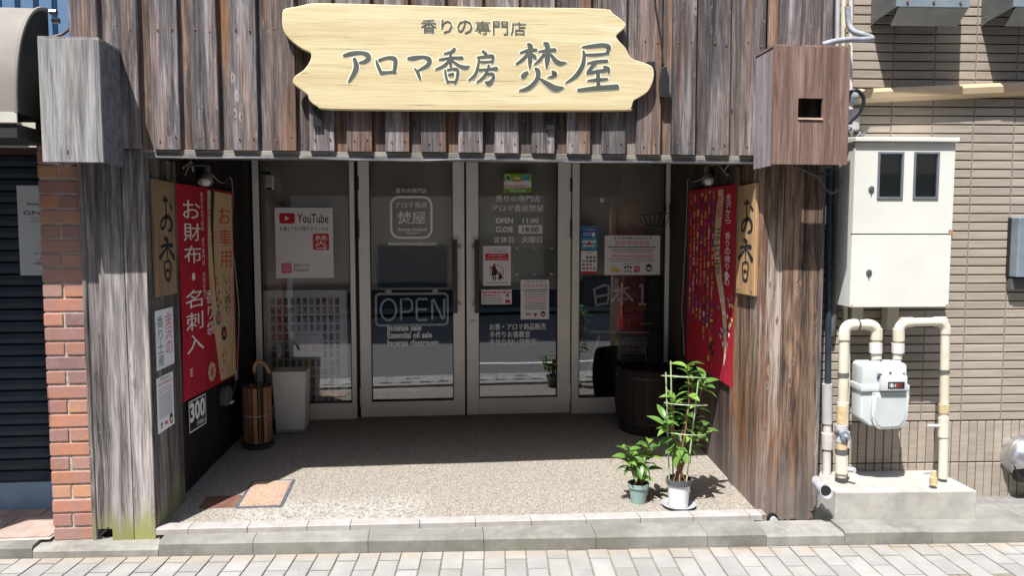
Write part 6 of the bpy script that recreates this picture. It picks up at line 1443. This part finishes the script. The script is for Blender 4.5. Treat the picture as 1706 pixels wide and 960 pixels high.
# tan duct crossing the wall
q0, q1 = TW.px(1432, 157, .09), TW.px(1706, 145, .09); sl_p = (q1[1] - q0[1]) / (q1[0] - q0[0])
du = thing('duct_cover', 'long tan pipe cover crossing the tiled wall slightly uphill above the cabinet', 'duct', TW.pt(*q0, .05))
m = MB(TW); L_ = 4.0; pr = [(-.036, 0), (-.036, .05), (-.02, .072), (.012, .078), (.034, .06), (.036, 0)]
m.add([(q0[0] + t * L_, q0[1] + sl_p * t * L_ + b, c) for t in (0, 1) for b, c in pr], [(j, j + 6, (j + 1) % 6 + 6, (j + 1) % 6) for j in range(6)] + [(5, 4, 3, 2, 1, 0)]); m.build('cover', M['duct'], du)
MB(TW).tube([(q0[0] - .035, q0[1] - .002, .035), (q0[0] + .012, q0[1], .035)], .040, 14).build('end_collar', M['gcable'], du, smooth=True)
# exhaust hoods at the top
def hood(lab, xl, xr, ybot):
    a0, b0 = TW.px(xl, ybot, .02); a1, _ = TW.px(xr, ybot, .02); w_ = a1 - a0
    o = thing('exhaust_hood', lab, 'hood', TW.pt((a0 + a1) / 2, b0, 0), 'hoods at the top of the tiled wall'); f_ = .25; zt_ = b0 + .55; zf = TW.px(xl + 40, 12, f_)[1]; zb = TW.px(xl + 30, ybot - 2, .18)[1]
    m = MB(TW); vs = []
    for a in (a0, a0 + .004, a1 - .004, a1): vs += [(a, b0, 0), (a, zt_, 0), (a, zt_, f_), (a, zf, f_), (a, b0 + .02, .06)]
    m.add(vs, [(0, 1, 2, 3, 4), (9, 8, 7, 6, 5), (10, 11, 12, 13, 14), (19, 18, 17, 16, 15), (1, 16, 17, 2), (2, 17, 18, 3), (0, 4, 9, 5), (4, 3, 8, 9), (10, 14, 19, 15), (14, 13, 18, 19)]); m.build('casing', M['hood'], o)
    m = MB(TW); m.add([(a0 + .016, zb, .18), (a1 + .002, zb, .18), (a1 + .012, zf + .006, f_ + .004), (a0 + .016, zf + .006, f_ + .004), (a0 + .016, zb, .176), (a1 + .002, zb, .176), (a1 + .012, zf, f_), (a0 + .016, zf, f_)], [(0, 1, 2, 3), (7, 6, 5, 4), (0, 4, 5, 1), (0, 3, 7, 4), (1, 5, 6, 2)]); m.build('lower_flap', M['hoodf'], o)
    MB(TW).box(a0, a1 + .012, zf + .004, zf + .05, f_ + .001, f_ + .008).build('bolt_strip', M['hoodp'], o)
    for x in (.15, .52, .9): MB(TW).tube([(a0 + w_ * x, zf + .026, f_), (a0 + w_ * x, zf + .026, f_ + .014)], .007, 8).build('bolt', M['rustm'], o)
    for b_, c_ in ((b0 + .045, .05), (b0 + .11, .17)): MB(TW).tube([(a0 - .004, b_, c_), (a0, b_, c_)], .005, 6).build('rivet', M['steel'], o)
M['hoodf'] = plain('weathered_grey_flap', (.22, .235, .225), .45, .3, .15, 8, dirt=(.26, .22, .16, .5))
hood('dark galvanised exhaust hood, left of the two at the top of the tiled wall', 1452, 1563, 44); hood('dark galvanised exhaust hood, right one partly out of view at the top right', 1636, 1760, 45)
# box at the far right edge and round vent
eb = thing('switch_box', 'pale blue-grey box at the right edge of the tiled wall', 'box', tp(1700, 440, .05)); q = TX(1699, 1730, 362, 462, .09); MB(TW).box(q[0], q[1], q[2], q[3], .0, .088).build('case', M['hoodp'], eb, bevel=.004); MB(TW).box(q[0] + .002, q[1], q[2] - .07, q[2] - .01, .0, .05).build('lower_box', M['dconduit'], eb); MB(TW).box(q[0] - .006, q[0] - .001, q[2], q[3], 0, .03).build('gasket', M['black'], eb)
vh = thing('round_vent', 'round shiny steel vent hood low at the right edge of the tiled wall', 'vent', tp(1706, 768, .08)); a, b = TW.px(1722, 768, .10)
m = MB(TW); n = 28; K = 8; vs = []
rad = .125
for i in range(K + 1):
    t = math.pi / 2 * i / K; 
    for j in range(n): u_ = 2 * math.pi * j / n; vs.append((a + rad * math.cos(t) * math.cos(u_), b + rad * math.cos(t) * math.sin(u_), .055 + rad * .75 * math.sin(t) * (1 if math.sin(u_) > -.5 else .45)))
m.add(vs, [(i * n + j, i * n + (j + 1) % n, (i + 1) * n + (j + 1) % n, (i + 1) * n + j) for i in range(K) for j in range(n)]); m.build('dome', M['steel'], vh, smooth=True)
m = MB(TW); m.tube([(a, b, 0), (a, b, .055)], rad + .004, 28); m.build('collar', M['steel'], vh, smooth=True); MB(TW).prism([(a - .11, b - .03), (a - .075, b - .125), (a + .08, b - .125), (a + .11, b - .03)], .05, .10).build('mouth', M['black'], vh)

# cables and tubes above / around the reddish box
def fp(x, y, c): a, b = FAC.px(x, y, c); return FAC.pt(a, b, c)
for i, (x, mt, r_, lab) in enumerate(((1389, 'dconduit', .010, 'dark grey tube against the top right of the boards'), (1396, 'pvc', .012, 'grey tube second from the boards at the top right'), (1406, 'vinyl', .014, 'white tube third from the boards at the top right'), (1418, 'pvcw', .011, 'white tube nearest the tiles at the top right'))):
    pipe('vertical_tube', lab, [(x, -40), (x - 1, 60), (x - 3 + i, 230 if i > 1 else 78)], .10 - i * .02, r_, mt, 'tube')
cable('wrapped_hose', 'grey tape-wrapped hose looping over the top of the reddish box', [fp(1370, 75, .10), fp(1385, 70, .10), fp(1410, 66, .09), fp(1435, 66, .06), fp(1453, 64, .03), fp(1440, 58, .02), fp(1422, 52, .0), fp(1414, 38, -.02), fp(1412, 10, -.02)], .015, 'gcable', 'hose', 10)
cable('looping_cable', 'black cable looping from the tan duct down behind the reddish box', [tp(1413, 170, .12), tp(1416, 156, .13), tp(1424, 150, .14), tp(1434, 155, .14), tp(1439, 168, .14), tp(1432, 188, .13), tp(1420, 200, .11), tp(1412, 206, .10)], .010, 'bcable', n=8)
tag(MB(TW).box(*TX(1412, 1432, 181, 216, .08), .0, .08).build('junction_box', M['pvc'], bevel=.006, seg=2, smooth=True), 'small pale grey junction box between the reddish box and the tan duct', 'box')
rg = random.Random(2)
cable('dangling_wires', 'tangle of thin black wires beside the reddish box', [tp(1412 + rg.uniform(-5, 9), y, .12 + rg.uniform(0, .03)) for y in range(205, 258, 4)], .004, 'bcable', k=3)
cable('sagging_cable', 'dark cable sagging below the reddish box, longer loop', [fp(1325, 277, .03), fp(1345, 286, .03), fp(1362, 295, .03), fp(1373, 312, .03), fp(1385, 322, .04), fp(1398, 314, .04), fp(1402, 298, .04)], .0055, 'dconduit')
cable('sagging_cable', 'dark cable sagging below the reddish box, shorter loop', [fp(1350, 276, .02), fp(1362, 287, .02), fp(1378, 291, .03), fp(1390, 280, .03)], .0045, 'bcable')
cable('cabinet_cable', 'thick grey cable curving down along the left side of the cabinet', [tp(1440, 222, .06), tp(1428, 232, .06), tp(1420, 300, .05), tp(1417, 360, .045), tp(1411, 440, .04)], .013, 'gcable', n=8)
m = MB(TW); q = TX(1373, 1383, 340, 376, .06); m = MB(FAC); a, b = FAC.px(1376, 358, .02); m.box(a - .012, a + .012, b - .05, b + .05, -.06, .0)
tag(m.build('label_strip', M['pvc']), 'small pale printed tag on the dark conduit right of the post', 'tag')

# ================================================================== ACROSS THE ROAD (seen only in the panes)
op = thing('opposite_building', 'brown building across the road with dark shop windows', 'building', (0, -8.4, .06))
MB().box(-14, 15, -15, -8.4, .6, 10.9).build('wall', plain('warm_beige_render', (.30, .23, .17), .8, 0, .08, 1.2), op); MB().box(-14, 15, -15, -8.32, 0, .6).build('plinth', plain('dark_plinth', (.04, .04, .045), .6), op)
for x in (-9, -5.2, -1.4, 4.4, 8.4):
    for z in (3.9, 6.8): w_ = MB().box(x, x + 1.7, -8.41, -8.34, z, z + 1.5).build('window', M['alu'], op); MB().box(x + .06, x + 1.64, -8.34, -8.32, z + .06, z + 1.44).build('pane', M['black'], w_)
for x, w1 in ((-6.4, 2.4), (2.2, 1.6), (6.0, 2.8)): MB().box(x, x + w1, -8.41, -8.34, .62, 2.6).build('shop_window', M['dark'], op)
for nm, col_, x0, x1, h in (('beige_house', (.40, .36, .30), -40, -14.2, 6.0), ('grey_house', (.3, .3, .3), 15.2, 42, 5.6)):
    MB(); tag(MB().box(x0, x1, -16, -10.4, 0, h).build('neighbour_house', plain(nm, col_, .8, 0, .1, 2)), '%s block across the road, %s' % (nm.split('_')[0], 'to the left' if x0 < 0 else 'to the right'), 'building')
